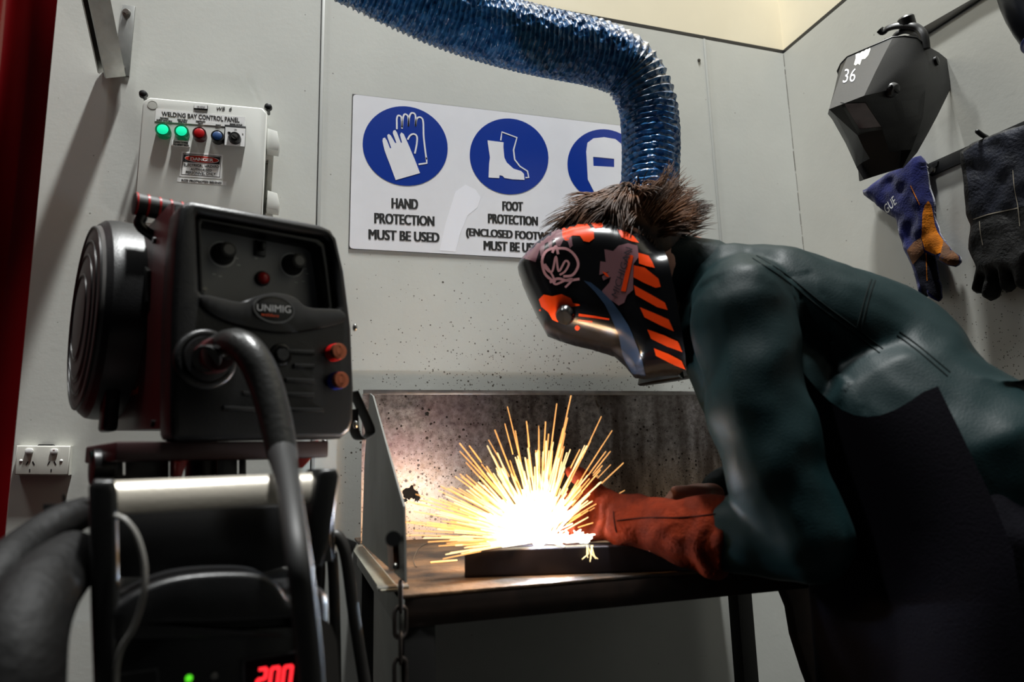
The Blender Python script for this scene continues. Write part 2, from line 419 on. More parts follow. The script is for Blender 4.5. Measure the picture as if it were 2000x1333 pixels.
def proj(mb, tree, vv, ff, off=.0007):
    co = []; ok = []
    for q in vv:
        d = ray(q[0], q[1]).normalized(); h, n, i, t = tree.ray_cast(CAM, d)
        if h is None: co.append(V((0, 0, 0))); ok.append(False); continue
        if n.dot(d) > 0: n = -n
        co.append(h + n * off); ok.append(True)
    good = [f for f in ff if all(ok[i] for i in f) and max((co[f[i]] - co[f[i - 1]]).length for i in range(len(f))) < .05]
    idx = sorted({i for f in good for i in f}); mp = {i: k for k, i in enumerate(idx)}
    return mb.add([co[i] for i in idx], [tuple(mp[i] for i in f) for f in good])
def decal_text(mb, tree, body, quad, bold=0, off=.0009, shear=0):
    c = bpy.data.curves.new('tmp', 'FONT'); c.body = body; c.offset = bold; c.shear = shear; c.resolution_u = 3
    vv, ff = MB()._curve(c, None, 0, quad)
    return proj(mb, tree, vv, ff, off)
def surf_path(tree, pts, off=0, n=8):
    o = []
    for p in cr(pts, n):
        d = ray(p[0], p[1]).normalized(); h, nn, i, t = tree.ray_cast(CAM, d)
        if h is not None:
            if nn.dot(d) > 0: nn = -nn
            o.append(h + nn * off)
    return o
# ================================================================== SETTING
WB, XR, ZT = 1.85, 1.651, 2.477
FW = Fr((0, WB, 0), (1, 0, 0), (0, 0, 1)); FR_ = Fr((XR, 0, 0), (0, -1, 0), (0, 0, 1)); FF = Fr((0, 0, 0), (1, 0, 0), (0, 1, 0))
m_wb = wall_mat('wall_panel_back', (196, 197, 191), 1.28, 1.72, 1.0, 'x')
m_wr = wall_mat('wall_panel_right', (188, 188, 181), 1.15, 1.55, .9, 'y')
m_cream = mat('cream_paint', (232, 222, 196), .6, var=.06, vscale=4)
m_blk = mat('black_trim', (22, 22, 22), .45)
m_seam = mat('grey_joint_strip', (150, 151, 147), .4)
m_dark = mat('dark_gap', (38, 37, 35), .7)
struct('wall_back', MB().box(FW, -1.6, XR, 0, ZT, -.05, 0), m_wb)
struct('wall_right', MB().box(FR_, -WB, 1.2, 0, ZT, -.05, 0), m_wr)
struct('wall_upper_back', MB().box(FW, -1.6, XR + .05, ZT, 3.6, -.06, -.008), m_cream)
struct('wall_upper_right', MB().box(FR_, -WB - .05, 1.2, ZT, 3.6, -.06, -.008), m_cream)
struct('floor', MB().box(FF, -1.6, XR, -1.2, WB, -.05, 0), mat('dark_concrete', (24, 23, 22), .8, var=.4, vscale=5))
struct('trim_1', MB().box(FW, -1.6, XR, ZT - .002, ZT + .012, -.01, 0), m_blk)
struct('trim_2', MB().box(FR_, -WB, 1.2, ZT - .002, ZT + .012, -.01, 0), m_blk)
xs1 = FW.p(627, 216)[0]; xs2 = FW.p(1390, 260)[0]
struct('trim_3', MB().box(FW, xs1 - .004, xs1 + .005, 0, ZT - .003, 0, .005, .0015), m_seam)
struct('trim_4', MB().box(FW, xs1 - .0065, xs1 - .004, 0, ZT - .003, 0, .0015), m_dark)
struct('trim_5', MB().box(FW, xs2 - .005, xs2 + .004, 0, ZT - .003, 0, .005, .0015), m_seam)
struct('trim_6', MB().box(FW, xs2 + .004, xs2 + .006, 0, ZT - .003, 0, .0015), m_dark)
mb = MB(); z = 0
while z < ZT - .01:
    h = random.uniform(.01, .09); w = random.uniform(.0008, .0028)
    mb.box(FW, XR - w, XR, z, min(z + h, ZT - .005), 0, .0012); z += h + random.uniform(0, .012)
struct('trim_7', mb, mat('corner_crack', (96, 92, 85), .7))
setp(mk('wall_screw', MB().cyl(FW.at(1365, 118), FW.at(1365, 118) + V((0, -.003, 0)), .0055, bev=.001).cyl(FW.at(1365, 118, .003), FW.at(1365, 118, .003) + V((0, -.0008, 0)), .003), mat('screw_steel', (70, 68, 64), .4, .8)), 'small dark screw in the back wall beside the right panel joint', 'screw')
# ------------------------------------------------------------------ red welding curtain
e = on_y(66, 480, 1.42); pts = []
t = 0
while t < 1.0:
    pts.append((e.x - t * .92 - .012 * math.sin(t * 31), e.y - t * .25 - .03 * math.cos(t * 31) + .03)); t += .008
mb = MB(); rows = [[V((x, y, zz)) for x, y in pts] + [V((x + .0, y - .0025, zz)) for x, y in reversed(pts)] for zz in (.15, .8, 1.4, 2.0, 2.6)]
mb.loft(rows)
m_cur = mat('red_curtain_vinyl', (128, 5, 12), .22, coat=.6, var=.25, vscale=3)
setp(mk('welding_curtain', mb, m_cur), 'glossy red welding curtain hanging in folds at the left edge', 'curtain')
# ------------------------------------------------------------------ strut bracket
m_galv = mat('galvanised_steel', (150, 150, 146), .38, .85, var=.2, vscale=25)
m_plate = mat('dull_zinc_plate', (128, 129, 126), .45, .6, var=.15, vscale=30)
m_bolt = mat('bolt_steel', (140, 138, 132), .3, .9)
rt = thing('wall_strut', FW.at(238, 90), 'grey steel strut channel bolted to the back wall, rising toward the room', 'bracket')
mk('base_plate', MB().plate(FW, [[FW.p(*q) for q in ((240, 11), (265, 15), (253, 151), (221, 147))]], 0, .006, .001), m_plate, rt)
foot = FW.at(234, 128, .018); topp = on_y(204, -20, 1.705); d = (topp - foot).normalized(); far = foot + d * 1.15
side = d.cross(V((0, -1, .0))).normalized(); side = V((1, 0, 0)) - d * d.x; side = side.normalized(); up = side.cross(d).normalized()
if up.y > 0: up = -up
fs = Fr(foot - d * .02, d, side)   # length, width, normal
q = .026
prof = [(-q, 0), (q, 0), (q, .048), (q - .009, .048), (q - .009, .045), (q - .0035, .045), (q - .0035, .0035), (-q + .0035, .0035), (-q + .0035, .045), (-q + .009, .045), (-q + .009, .048), (-q, .048)]
u2 = up * .55 - side * .83; s2 = (side * .55 + up * .83)
c0 = foot - d * .02
mk('channel', MB().loft([[c0 + d * L + s2 * a + u2 * b for a, b in prof] for L in (0, 1.15)]), m_galv, rt)
for px in ((247, 25), (236, 133)):
    p = FW.at(*px, .006); n = V((0, -1, 0))
    b_ = mk('bolt', MB().tube([p + n * .002, p + n * .009], [.007, .0068], 6), m_bolt, rt)
    mk('washer', MB().cyl(p, p + n * .002, .0105, bev=.0005), m_bolt, b_)
# ================================================================== CONTROL PANEL
FP = Fr((0, 1.765, 0), (1, 0, 0), (0, 0, 1))
m_box = mat('pale_grey_plastic', (205, 206, 200), .42, var=.05, vscale=9)
m_boxd = mat('weathered_plastic', (190, 190, 182), .5, var=.12, vscale=20)
m_white = mat('white_label', (232, 232, 230), .4); m_ink = mat('black_ink', (18, 18, 18), .5)
m_bp = mat('black_plastic', (14, 14, 14), .35)
cp = thing('control_box', FP.at(390, 420, -.085) , 'pale grey welding bay control panel with green lamps on the back wall', 'control panel')
def pl(fr, pts, off=0): return [fr.p(x, y, off) for x, y in pts]
bx = pl(FP, ((284, 196), (517, 218), (508, 438), (264, 436)))
mk('enclosure_base', MB().plate(FP, [bx], -.085, -.034, .003), m_boxd, cp)
lid = pl(FP, ((293, 190), (507, 210), (513, 211), (522, 222), (511, 440), (258, 438), (278, 206), (281, 196)))
mk('lid', MB().plate(FP, [lid], -.033, 0, .004, 3), m_box, cp)
for px in ((298, 205),):
    c = FP.p(*px); s_ = mk('lid_screw', MB().plate(FP, [circ(c, .0115), circ(c, .0095)[::-1]], 0, .0008).plate(FP, [circ(c, .009)], 0, .0006), m_boxd, cp)
for px in ((281, 187), (524, 212)):
    p = FP.at(*px, -.02); n = V((0, -1, 0))
    mk('mounting_cap', MB().tube([p - n * .03, p - n * .005, p + n * .004, p + n * .012, p + n * .014], [.004, .0045, .0105, .009, .003], 18), m_bp, cp)
for y0, y1 in ((246, 290), (368, 408)):
    h = mk('hinge_clip', MB().plate(FP, [pl(FP, ((522, y0), (541, y0 + 6), (546, y1 - 14), (543, y1), (520, y1 - 4)))], -.052, -.012, .002), m_box, cp)
    mk('clip_base', MB().plate(FP, [pl(FP, ((519, y0 + 6), (533, y0 + 8), (531, y1 + 7), (517, y1 + 3)))], -.084, -.053, .001), m_boxd, cp)
mk('side_rail', MB().plate(FP, [pl(FP, ((523, 285), (533, 285), (527, 372), (517, 372)))], -.075, -.055, .001), m_boxd, cp)
Z7 = lambda x, y: (240 + x / 5.126, 160 + y / 5.126)
def q7(*p): return [Z7(*p[i]) for i in range(len(p))]
def label_plate(name, quad, parent, lines, th=.0012, m=None, rim=None, label=None):
    o = mk(name, MB().plate(FP, [pl(FP, quad)], 0, th), m or m_white, parent, label)
    mb = MB()
    for txt, qd, bold in lines: mb.text(FP, txt, qd, th + .0004, 0, .0002, 0, .22)
    if mb.v: mk('lettering', mb, m_ink, o)
    return o
label_plate('title_plate', q7((333, 272), (1226, 353), (1220, 462), (320, 395)), cp, [
    ('WELDING BAY CONTROL PANEL', q7((391, 296), (1166, 360), (1166, 404), (391, 340)), 0),
    ('INCOMING', q7((375, 352), (456, 360), (456, 374), (375, 366)), 0), ('SUPPLY AVAILABLE', q7((338, 372), (492, 386), (492, 400), (338, 386)), 0),
    ('RCD SUPPLY', q7((548, 368), (648, 377), (648, 391), (548, 382)), 0), ('AVAILABLE', q7((553, 390), (640, 398), (640, 411), (553, 403)), 0),
    ('CONTINUITY', q7((732, 385), (826, 393), (826, 406), (732, 398)), 0), ('FAULT', q7((753, 408), (802, 412), (802, 426), (753, 422)), 0),
    ('RESET', q7((931, 424), (981, 428), (981, 442), (931, 438)), 0),
    ('POWER OUTLET', q7((1072, 414), (1196, 424), (1196, 438), (1072, 428)), 0), ('SELECTOR', q7((1092, 437), (1174, 444), (1174, 457), (1092, 450)), 0)])
o = mk('number_plate', MB().plate(FP, [pl(FP, q7((714, 232), (852, 240), (850, 289), (712, 278)))], 0, .003, .0004), m_bp, cp)
mk('number_card', MB().plate(FP, [pl(FP, q7((716, 233), (846, 243), (844, 276), (716, 268)))], .003, .0036), m_white, o)
mk('lettering', MB().text(FP, 'DB 570VZ', q7((742, 239), (824, 245), (824, 257), (742, 251)), .004, 0, .0001).text(FP, 'P-CB18', q7((748, 256), (812, 260), (812, 272), (748, 268)), .004, 0, .0001), m_ink, o)
mk('marker_writing', MB().text(FP, 'WB', q7((940, 252), (1022, 250), (1022, 284), (940, 284)), .0006, 0, .0002, .25).text(FP, '6', q7((1064, 254), (1092, 252), (1090, 288), (1062, 288)), .0006, 0, .0002, .25), m_ink, cp)
label_plate('reset_plate', q7((493, 582), (674, 598), (670, 656), (488, 640)), cp, [('OPEN COVER', q7((512, 594), (654, 606), (652, 622), (510, 610)), 0), ('TO RESET RCD', q7((506, 618), (662, 630), (660, 647), (504, 635)), 0)], .0025)
o = mk('danger_sticker', MB().plate(FP, [pl(FP, q7((588, 697), (1003, 730), (988, 972), (565, 946)))], 0, .0006), m_white, cp)
mk('border', MB().plate(FP, [pl(FP, q7((603, 715), (985, 746), (972, 958), (586, 930))), pl(FP, q7((608, 720), (980, 750), (967, 953), (591, 926)))[::-1]], .0006, .0009), m_ink, o)
mk('heading_block', MB().plate(FP, [pl(FP, q7((612, 727), (976, 755), (970, 830), (604, 802)))], .0006, .001), m_ink, o)
el = lambda rx, ry: [FP.p(*Z7(791 + rx * math.cos(a) , 778 + ry * math.sin(a) + .08 * rx * math.cos(a))) for a in [2 * math.pi * k / 40 for k in range(40)]]
mk('heading_rim', MB().plate(FP, [el(172, 36)], .001, .0013), m_white, o)
mk('heading_oval', MB().plate(FP, [el(167, 32)], .0013, .0016), mat('sign_red', (176, 40, 22), .4), o)
mk('heading_lettering', MB().text(FP, 'DANGER', q7((678, 754), (903, 769), (903, 801), (678, 786)), .002, 0, .0002, 0, .5), m_white, o)
mk('lettering', MB().text(FP, 'ELECTRICAL HAZARD', q7((612, 816), (962, 838), (960, 864), (610, 842)), .001, .006, .0002).text(FP, 'AUTHORISED', q7((678, 862), (890, 876), (889, 899), (676, 886)), .001, .006, .0002).text(FP, 'PERSONNEL ONLY', q7((632, 892), (930, 911), (928, 938), (630, 920)), .001, .006, .0002), m_ink, o)
label_plate('warning_tape', q7((545, 960), (1037, 999), (1034, 1036), (542, 1000)), cp, [('RCD PROTECTED BEHIND', q7((588, 974), (986, 1004), (985, 1025), (587, 994)), 0)], .0005)
m_green = mat('green_lamp_lens', (10, 190, 130), .25, emit=(30, 245, 180), estr=.75); m_greend = mat('green_lamp_rim', (8, 95, 60), .3, emit=(5, 150, 90), estr=.12)
m_redl = mat('red_lamp_lens', (168, 12, 16), .3); m_bluel = mat('blue_button', (26, 66, 118), .4)
for px, r, mm, rimm, nm in ((Z7(398, 476), 66, m_green, m_greend, 'green lit lamp'), (Z7(586, 492), 64, m_green, m_greend, 'green lit lamp'), (Z7(765, 511), 62, m_redl, mat('dark_red_rim', (60, 8, 8), .35), 'unlit red lamp'), (Z7(945, 539), 58, m_bluel, m_bp, 'blue push button')):
    c = FP.at(*px, .02); n = V((0, -1, 0)); rr = r / 5.126 * c.y / 1333 * 1.03
    b_ = mk('indicator' if 'lamp' in nm else 'push_button', MB().tube([c - n * .02, c - n * .002, c, c, c - n * .003], [rr, rr, rr * .97, rr * .78, rr * .76], 36), rimm, cp, nm)
    mk('lens', MB().tube([c - n * .004, c - n * .0005, c + n * .0012], [rr * .8, rr * .8, rr * .6], 36), mm, b_)
sw = mk('selector_switch', MB().plate(FP, [pl(FP, q7((1024, 448), (1234, 466), (1224, 650), (1014, 634)), 0)], 0, .012, .001), m_bp, cp)
mk('face_plate', MB().plate(FP, [pl(FP, q7((1027, 452), (1228, 469), (1218, 648), (1018, 632)), .013)], .012, .0135), m_white, sw)
c = FP.at(*Z7(1118, 545), .03); n = V((0, -1, 0))
kn = mk('knob', MB().tube([c - n * .017, c - n * .003, c, c - n * .001], [.0148, .0135, .012, .0095], 32).box(FP, *(lambda a, b: (a - .0155, a - .009, b + .004, b + .0085))(*FP.p(*Z7(1118, 545), .02)), .014, .026, .001), m_bp, sw)
mk('key_barrel', MB().tube([c - n * .003, c + n * .0015], [.0075, .007], 28), m_bolt, sw)
mk('key_slot', MB().plate(FP, [stroke([FP.p(*Z7(1100, 528), .03), FP.p(*Z7(1136, 556), .03)], .003)], .0315, .0322), m_ink, sw)
for t_, qd in (('OFF', ((1116, 470), (1140, 472), (1140, 484), (1116, 482))), ('A', ((1044, 502), (1056, 503), (1056, 516), (1044, 515))), ('B', ((1194, 515), (1206, 516), (1206, 529), (1194, 528)))):
    mk('position_letter', MB().text(FP, t_, q7(*qd), .0139, 0, .0001), m_ink, sw)
# ================================================================== POWER OUTLET
FO = Fr((0, WB - .024, 0), (1, 0, 0), (0, 0, 1))
Z5 = lambda x, y: (x / 8.333, 840 + y / 8.333)
m_gpo = mat('ivory_plastic', (206, 205, 196), .35, var=.05, vscale=40)
po = thing('power_outlet', FO.at(80, 935, -.02), 'white double power outlet low on the back wall beside the red curtain', 'power outlet')
mk('mounting_block', MB().plate(FO, [pl(FO, [Z5(*q) for q in ((258, 262), (1140, 266), (1118, 735), (240, 733))])], -.024, -.008, .001), m_gpo, po)
mk('cover_plate', MB().plate(FO, [pl(FO, [Z5(*q) for q in ((268, 256), (1152, 262), (1118, 742), (224, 738))])], -.008, 0, .003, 3), m_gpo, po)
mk('tamper_tab', MB().plate(FO, [pl(FO, [Z5(*q) for q in ((600, 236), (830, 236), (850, 256), (575, 256))])], -.022, -.012), m_bp, po)
for i, (cx, cy) in enumerate(((480, 348), (884, 352))):
    a, b = FO.p(*Z5(cx, cy))
    s_ = mk('rocker_switch', MB().plate(FO, [[(a + .0078 * math.copysign(abs(math.cos(t)) ** .7, math.cos(t)), b + .0062 * math.copysign(abs(math.sin(t)) ** .7, math.sin(t))) for t in [2 * math.pi * k / 28 for k in range(28)]]], 0, .004 if i else .006, .0012), m_white, po)
    if i: mk('on_mark', MB().plate(FO, [rrect(a - .002, b + .0028, a + .002, b + .0038, .0003)], .0042, .0045), m_redl, s_)
for cx in (342, 998):
    p = FO.at(*Z5(cx, 505)); mk('screw_cap', MB().ell(p, (.0033, 0, 0), (0, .002, 0), (0, 0, .0033)), m_white, po)
for cx in (490, 840):
    mb = MB()
    for (x0, y0, x1, y1) in ((-30, -45, -62, 10), (42, -45, 70, 10), (-6, 78, -6, 126)):
        mb.plate(FO, [stroke([FO.p(*Z5(cx + x0, 560 + y0)), FO.p(*Z5(cx + x1, 560 + y1))], .0022)], .0001, .0006)
    mk('socket_slots', mb, m_ink, po)
# ================================================================== SAFETY SIGN
FS = Fr((0, WB - .003, 0), (1, 0, 0), (0, 0, 1))
Z8 = lambda x, y: (640 + x / 2.5635, y / 2.5635)
def p8(*pts, off=0): return [FS.p(*Z8(*q), off) for q in pts]
m_sign = mat('sign_white', (226, 226, 230), .3, var=.03, vscale=14); m_sblue = mat('sign_blue', (0, 46, 140), .32); m_edge = mat('sign_edge', (60, 58, 56), .5)
sg = thing('safety_sign', FS.at(950, 500, -.003), 'white safety sign with blue circles for hand and foot protection', 'sign')
def rq(A, B, C, D, r):
    P = [V(q) for q in (A, B, C, D)]; o = []
    for i in range(4):
        p, a, b = P[i], P[i - 1], P[(i + 1) % 4]; u = (a - p).normalized() * r; v = (b - p).normalized() * r
        for k in range(6): t = k / 5; o.append(tuple(p + u * (1 - t) ** 2 + v * t ** 2))
    return o
TL, TR = FS.p(*Z8(124, 470)), FS.p(*Z8(1740, 660)); BL, BR = FS.p(*Z8(105, 1246)), FS.p(*Z8(1730, 1334))
mk('backing_panel', MB().plate(FS, [rq(TL, TR, BR, BL, 0)], -.003, -.0004), m_edge, sg)
ins = .0022; cen = (V(TL) + V(BR)) / 2; sh = lambda p: tuple(V(p) + (cen - V(p)).normalized() * ins)
mk('face', MB().plate(FS, [rq(sh(TL), sh(TR), sh(BR), sh(BL), .011)], -.0004, 0), m_sign, sg)
def ell8(cx, cy, rx, ry, sk=0, n=56): return p8(*[(cx + rx * math.cos(t), cy + ry * math.sin(t) + sk * math.cos(t)) for t in [2 * math.pi * k / n for k in range(n)]])
def W8(mb, *loops, z=.0012): return mb.plate(FS, [p8(*loops[0])] + [p8(*l)[::-1] for l in loops[1:]], .0006, z)
d1 = mk('hand_symbol', MB().plate(FS, [ell8(388, 732, 213, 199, 12)], 0, .0006), m_sblue, sg, 'blue disc with two white gloves')
mb = MB()
glove = [(340, 903), (462, 868), (438, 806), (402, 720), (380, 672), (368, 664), (362, 676), (372, 716), (366, 716), (346, 664), (338, 652), (328, 656), (326, 668), (344, 716), (338, 718), (316, 680), (306, 672), (298, 678), (300, 690), (318, 742), (312, 744), (296, 704), (286, 690), (276, 694), (274, 706), (284, 752), (296, 786), (312, 826)]
W8(mb, glove)
for st in ([(346, 648), (346, 618), (346, 596), (352, 580), (366, 584), (370, 600), (372, 645)], [(372, 640), (376, 596), (384, 574), (398, 578), (404, 596), (404, 632)], [(404, 632), (408, 590), (418, 568), (434, 570), (440, 588), (440, 632)], [(440, 632), (444, 600), (456, 588), (470, 592), (478, 612), (480, 680), (484, 720), (494, 800)], [(400, 700), (412, 680), (430, 672), (446, 684), (446, 720), (436, 770)]):
    mb.plate(FS, [stroke(p8(*st), .0048)], .0006, .0012)
mb.plate(FS, [stroke(p8((494, 790), (496, 818), (455, 824)), .0048, smooth=False)], .0006, .0012)
mk('white_gloves', mb, m_sign, d1)
d2 = mk('foot_symbol', MB().plate(FS, [ell8(908, 784, 197, 190, 8)], 0, .0006), m_sblue, sg, 'blue disc with white boot')
mb = MB()
W8(mb, [(800, 704), (880, 714), (879, 740), (884, 790), (896, 815), (930, 846), (968, 858), (982, 872), (985, 902), (925, 899), (884, 892), (876, 882), (860, 878), (858, 893), (805, 890), (808, 820), (812, 790), (806, 750)])
mb.plate(FS, [stroke(p8((866, 704), (872, 662), (947, 690), (930, 752), (936, 800), (962, 834), (1000, 858), (1006, 890), (990, 890)), .0044, smooth=False)], .0006, .0012)
mk('white_boot', mb, m_sign, d2)
d3 = mk('face_symbol', MB().plate(FS, [ell8(1384, 828, 184, 180, 6)], 0, .0006), m_sblue, sg, 'blue disc with white face shield')
mb = MB()
sh_o = [(1302, 900), (1294, 760), (1300, 716), (1330, 694), (1384, 688), (1440, 698), (1470, 722), (1476, 780), (1470, 900), (1430, 980), (1340, 975)]
W8(mb, sh_o, [(1328, 786), (1434, 796), (1434, 838), (1330, 832)])
mk('white_shield', mb, m_sign, d3)
mb = MB()
for txt, a in (('HAND', (322, 992, 450, 998, 1042, 1048)), ('PROTECTION', (236, 1066, 532, 1084, 1118, 1132)), ('MUST BE USED', (207, 1148, 557, 1166, 1198, 1214)), ('FOOT', (877, 1008, 975, 1012, 1054, 1057)), ('PROTECTION', (805, 1070, 1050, 1086, 1117, 1130)), ('(ENCLOSED FOOTWEAR)', (695, 1142, 1180, 1168, 1192, 1222)), ('MUST BE USED', (783, 1206, 1080, 1220, 1252, 1268)),
               ('FACE', (1330, 1040, 1430, 1046, 1084, 1090)), ('PROTECTION', (1262, 1100, 1500, 1114, 1146, 1160)), ('MUST BE USED', (1240, 1228, 1520, 1242, 1272, 1286))):
    x0, y0, x1, y1, y2, y3 = a; mb.text(FS, txt, [Z8(x0, y0), Z8(x1, y1), Z8(x1, y3), Z8(x0, y2)], .0004, 0, .0002, 0, 1.25)
mk('lettering', mb, m_ink, sg)
m_ghost = mat('pale_sign_patch', (238, 238, 244), .22)  # irregular patch, a little whiter and glossier than the sign face
mk('pale_mark', MB().plate(FS, [p8((590, 1120), (640, 960), (690, 925), (740, 950), (766, 990), (750, 1040), (700, 1080), (660, 1180), (640, 1262), (560, 1255))], 0, .00025), m_ghost, sg)
# ================================================================== EXTRACTION DUCT
hp = []
hr = []
def hose_pt(px, py, Y, half): hp.append(on_y(px, py, Y)); hr.append(half * (Y / ray(px, py).y) / FPX)
for a in ((120, -420, 1.28, 74), (320, -260, 1.36, 72), (470, -170, 1.41, 71), (560, -125, 1.44, 70), (640, -85, 1.46, 69), (700, -52, 1.48, 68), (790, -8, 1.5, 67), (898, 37, 1.53, 66), (1012, 71, 1.56, 65), (1090, 89, 1.58, 64), (1168, 106, 1.6, 63), (1226, 134, 1.61, 60), (1260, 190, 1.61, 58), (1270, 250, 1.61, 58.5), (1271, 320, 1.6, 58), (1268, 400, 1.59, 57), (1272, 500, 1.58, 56), (1282, 600, 1.57, 54)): hose_pt(*a)
path = cr(hp, 60); rad = crn(hr, 60)
L = [0]
for i in range(1, len(path)): L.append(L[-1] + (path[i] - path[i - 1]).length)
PH = [0]                                     # coil turns along the run: squeezed above, stretched where it hangs
for i in range(1, len(path)):
    f = L[i] / L[-1]; pt = .0138 + .007 * max(0, min(1, (f - .52) / .12)); PH.append(PH[-1] + (L[i] - L[i - 1]) / pt)
N = int(PH[-1] * 8); sp = []; sr = []; ph_ = []; j = 0
for i in range(N):
    s_ = PH[-1] * i / (N - 1)
    while j < len(PH) - 2 and PH[j + 1] < s_: j += 1
    t = (s_ - PH[j]) / max(1e-9, PH[j + 1] - PH[j]); sp.append(path[j].lerp(path[j + 1], t)); sr.append(rad[j] * (1 - t) + rad[j + 1] * t); ph_.append(s_)
# ribbed skin: crests where the wire coil runs, slack crumpled cloth between
seg = 96; T = [(sp[min(i + 1, N - 1)] - sp[max(i - 1, 0)]).normalized() for i in range(N)]
a = V((0, 1, 0)); rings = []
for i in range(N):
    a = (a - T[i] * a.dot(T[i])).normalized(); b = T[i].cross(a); rg = []
    for k in range(seg):
        th = 2 * math.pi * k / seg; ph = ph_[i] - th / (2 * math.pi); c = abs(math.sin(math.pi * ph)) ** .75
        p = sp[i] + (a * math.cos(th) + b * math.sin(th)) * sr[i]
        w = noise.noise(p * 38) * .0062 + noise.noise(p * 85) * .004
        rg.append(sp[i] + (a * math.cos(th) + b * math.sin(th)) * (sr[i] - .0088 * c + w * c))
    rings.append(rg)
ed = thing('extraction_duct', sp[-1], 'blue ribbed flexible extraction hose bending down behind the welder', 'duct')
mk('flexible_hose', MB().loft(rings), hose_mat(), ed, sharp=60)
rim = on_y(1308, 745, 1.57); q = rim + V((0, 0, .0))
ax = (sp[-1] - rim).normalized()
mk('nozzle', MB().tube([rim, rim + ax * .004, rim + ax * .03, rim + ax * .1, sp[-1] - ax * .02, sp[-1] + ax * .03, sp[-1] + ax * .03], [.078, .083, .074, .07, .07, .07, .05], 40), m_bp, ed, 'black flared nozzle')
# ================================================================== WIRE FEEDER
th = R(23.5); u_ = V((math.cos(th), math.sin(th), 0)); v_ = V((-math.sin(th), math.cos(th), 0))
FD = Fr(depth(515, 620, .92), u_, (0, 0, 1))
m_bez = mat('black_case_plastic', (20, 20, 21), .38, var=.3, vscale=30, bump=.08, bscale=400)
m_maroon = mat('dark_red_paint', (64, 12, 15), .4, var=.25, vscale=8)
m_panel = mat('charcoal_panel', (136, 137, 138), .42)
m_rub = mat('black_rubber', (24, 24, 24), .55); m_copper = mat('copper', (190, 110, 82), .3, .9)
m_chrome = mat('chrome', (205, 205, 205), .12, 1); m_redp = mat('red_plastic', (170, 16, 18), .3)
m_lite = mat('worn_white_print', (200, 200, 200), .5); m_ora = mat('orange_print', (205, 74, 24), .45); m_pinkp = mat('faded_red_print', (196, 92, 96), .5)
wf = thing('wire_feeder', FD.at(500, 858, -.1), 'black and dark red welding wire feeder with round spool cover standing on the cart', 'wire feeder')
out = [(352, 407), (360, 396), (374, 391), (500, 414), (625, 438), (648, 448), (660, 468), (674, 530), (688, 640), (693, 760), (692, 820), (686, 842), (668, 857), (350, 861), (338, 856), (334, 846), (333, 760), (336, 600), (344, 470)]
hole = [(390, 416), (634, 460), (646, 470), (652, 510), (662, 596), (656, 606), (600, 600), (572, 580), (535, 572), (500, 578), (468, 590), (398, 576), (391, 566), (386, 424)]
mk('front_bezel', MB().plate(FD, [pl(FD, out), pl(FD, hole)[::-1]], -.055, 0, .008, 3), m_bez, wf)
mk('inner_rim', MB().plate(FD, [pl(FD, [(x + (4 if x < 520 else -4), y + 3) for x, y in hole]), pl(FD, [(x + (12 if x < 520 else -12), y + (10 if y < 520 else 0)) for x, y in hole])[::-1]], -.06, -.012, .001), m_bp, wf)
brd = mk('control_board', MB().plate(FD, [[FD.p(x, y) for x, y in ((370, 405), (655, 450), (675, 625), (375, 605))]], -.064, -.046), m_panel, wf)
for cx, cy in ((434, 497), (570, 518)):
    a, b = FD.p(cx, cy, -.046); p = FD.w(a, b, -.046); n = FD.n
    mk('dial_scale', MB().plate(FD, [circ((a, b), .0185), circ((a, b), .0165)[::-1]], -.046, -.0455), m_lite, brd)
    k = mk('control_knob', MB().tube([p, p + n * .004, p + n * .006, p + n * .022, p + n * .026, p + n * .027], [.0155, .0155, .013, .0118, .0105, .008], 28), m_rub, wf)
    mk('knob_cap', MB().tube([p + n * .0262, p + n * .0278], [.0078, .0068], 24), mat('grey_knob_cap', (96, 96, 94), .35), k)
a, b = FD.p(512, 545, -.046); p = FD.w(a, b, -.046)
bt = mk('red_button', MB().tube([p, p + FD.n * .006, p + FD.n * .009, p + FD.n * .0105], [.0085, .0085, .0065, .003], 24), m_redp, wf)
mk('button_collar', MB().ring(p + FD.n * .002, FD.n, .0092, .0018, 28, 8), m_bp, bt)
a, b = FD.p(507, 487, -.046); mk('toggle_switch', MB().box(FD, a - .008, a + .008, b - .011, b + .011, -.046, -.041, .001).box(FD, a - .003, a + .003, b - .004, b + .008, -.041, -.03, .001), m_bp, wf)
for q in ((462, 505), (466, 518), (430, 540), (418, 536), (596, 525), (600, 535), (578, 552), (592, 550), (515, 560), (500, 505)):
    a, b = FD.p(*q, -.046); mk('print_mark', MB().box(FD, a - .0022, a + .0022, b - .0008, b + .0008, -.046, -.0456), m_lite, brd)
for q in ((400, 565), (645, 594)):
    p = FD.at(*q, -.046); mk('panel_screw', MB().cyl(p, p + FD.n * .002, .003), m_bolt, brd)
lip = [(394, 578), (468, 592), (500, 580), (535, 574), (572, 582), (600, 602), (662, 607), (668, 630), (600, 646), (535, 650), (450, 632), (398, 604)]
lp = mk('badge_ledge', MB().plate(FD, [crs(pl(FD, lip), 4)], 0, .006, .002), mat('satin_black_plastic', (40, 40, 41), .32), wf)
c = FD.p(534, 605, .006)
bd = mk('oval_badge', MB().plate(FD, [circ(c, .0275, 40, .0185)], .006, .009, .001), m_bp, wf)
mk('badge_rim', MB().plate(FD, [circ(c, .0285, 40, .0195), circ(c, .0262, 40, .0172)[::-1]], .006, .0095), mat('grey_rim', (80, 80, 80), .35), bd)
mk('badge_lettering', MB().text(FD, 'UNIMIG', [(502, 594), (568, 598), (568, 612), (502, 607)], .0093, 0, .0002), m_lite, bd)
mk('badge_underline', MB().text(FD, 'welders', [(510, 611), (545, 615), (544, 620), (510, 617)], .0093, 0, .0002), m_ora, bd)
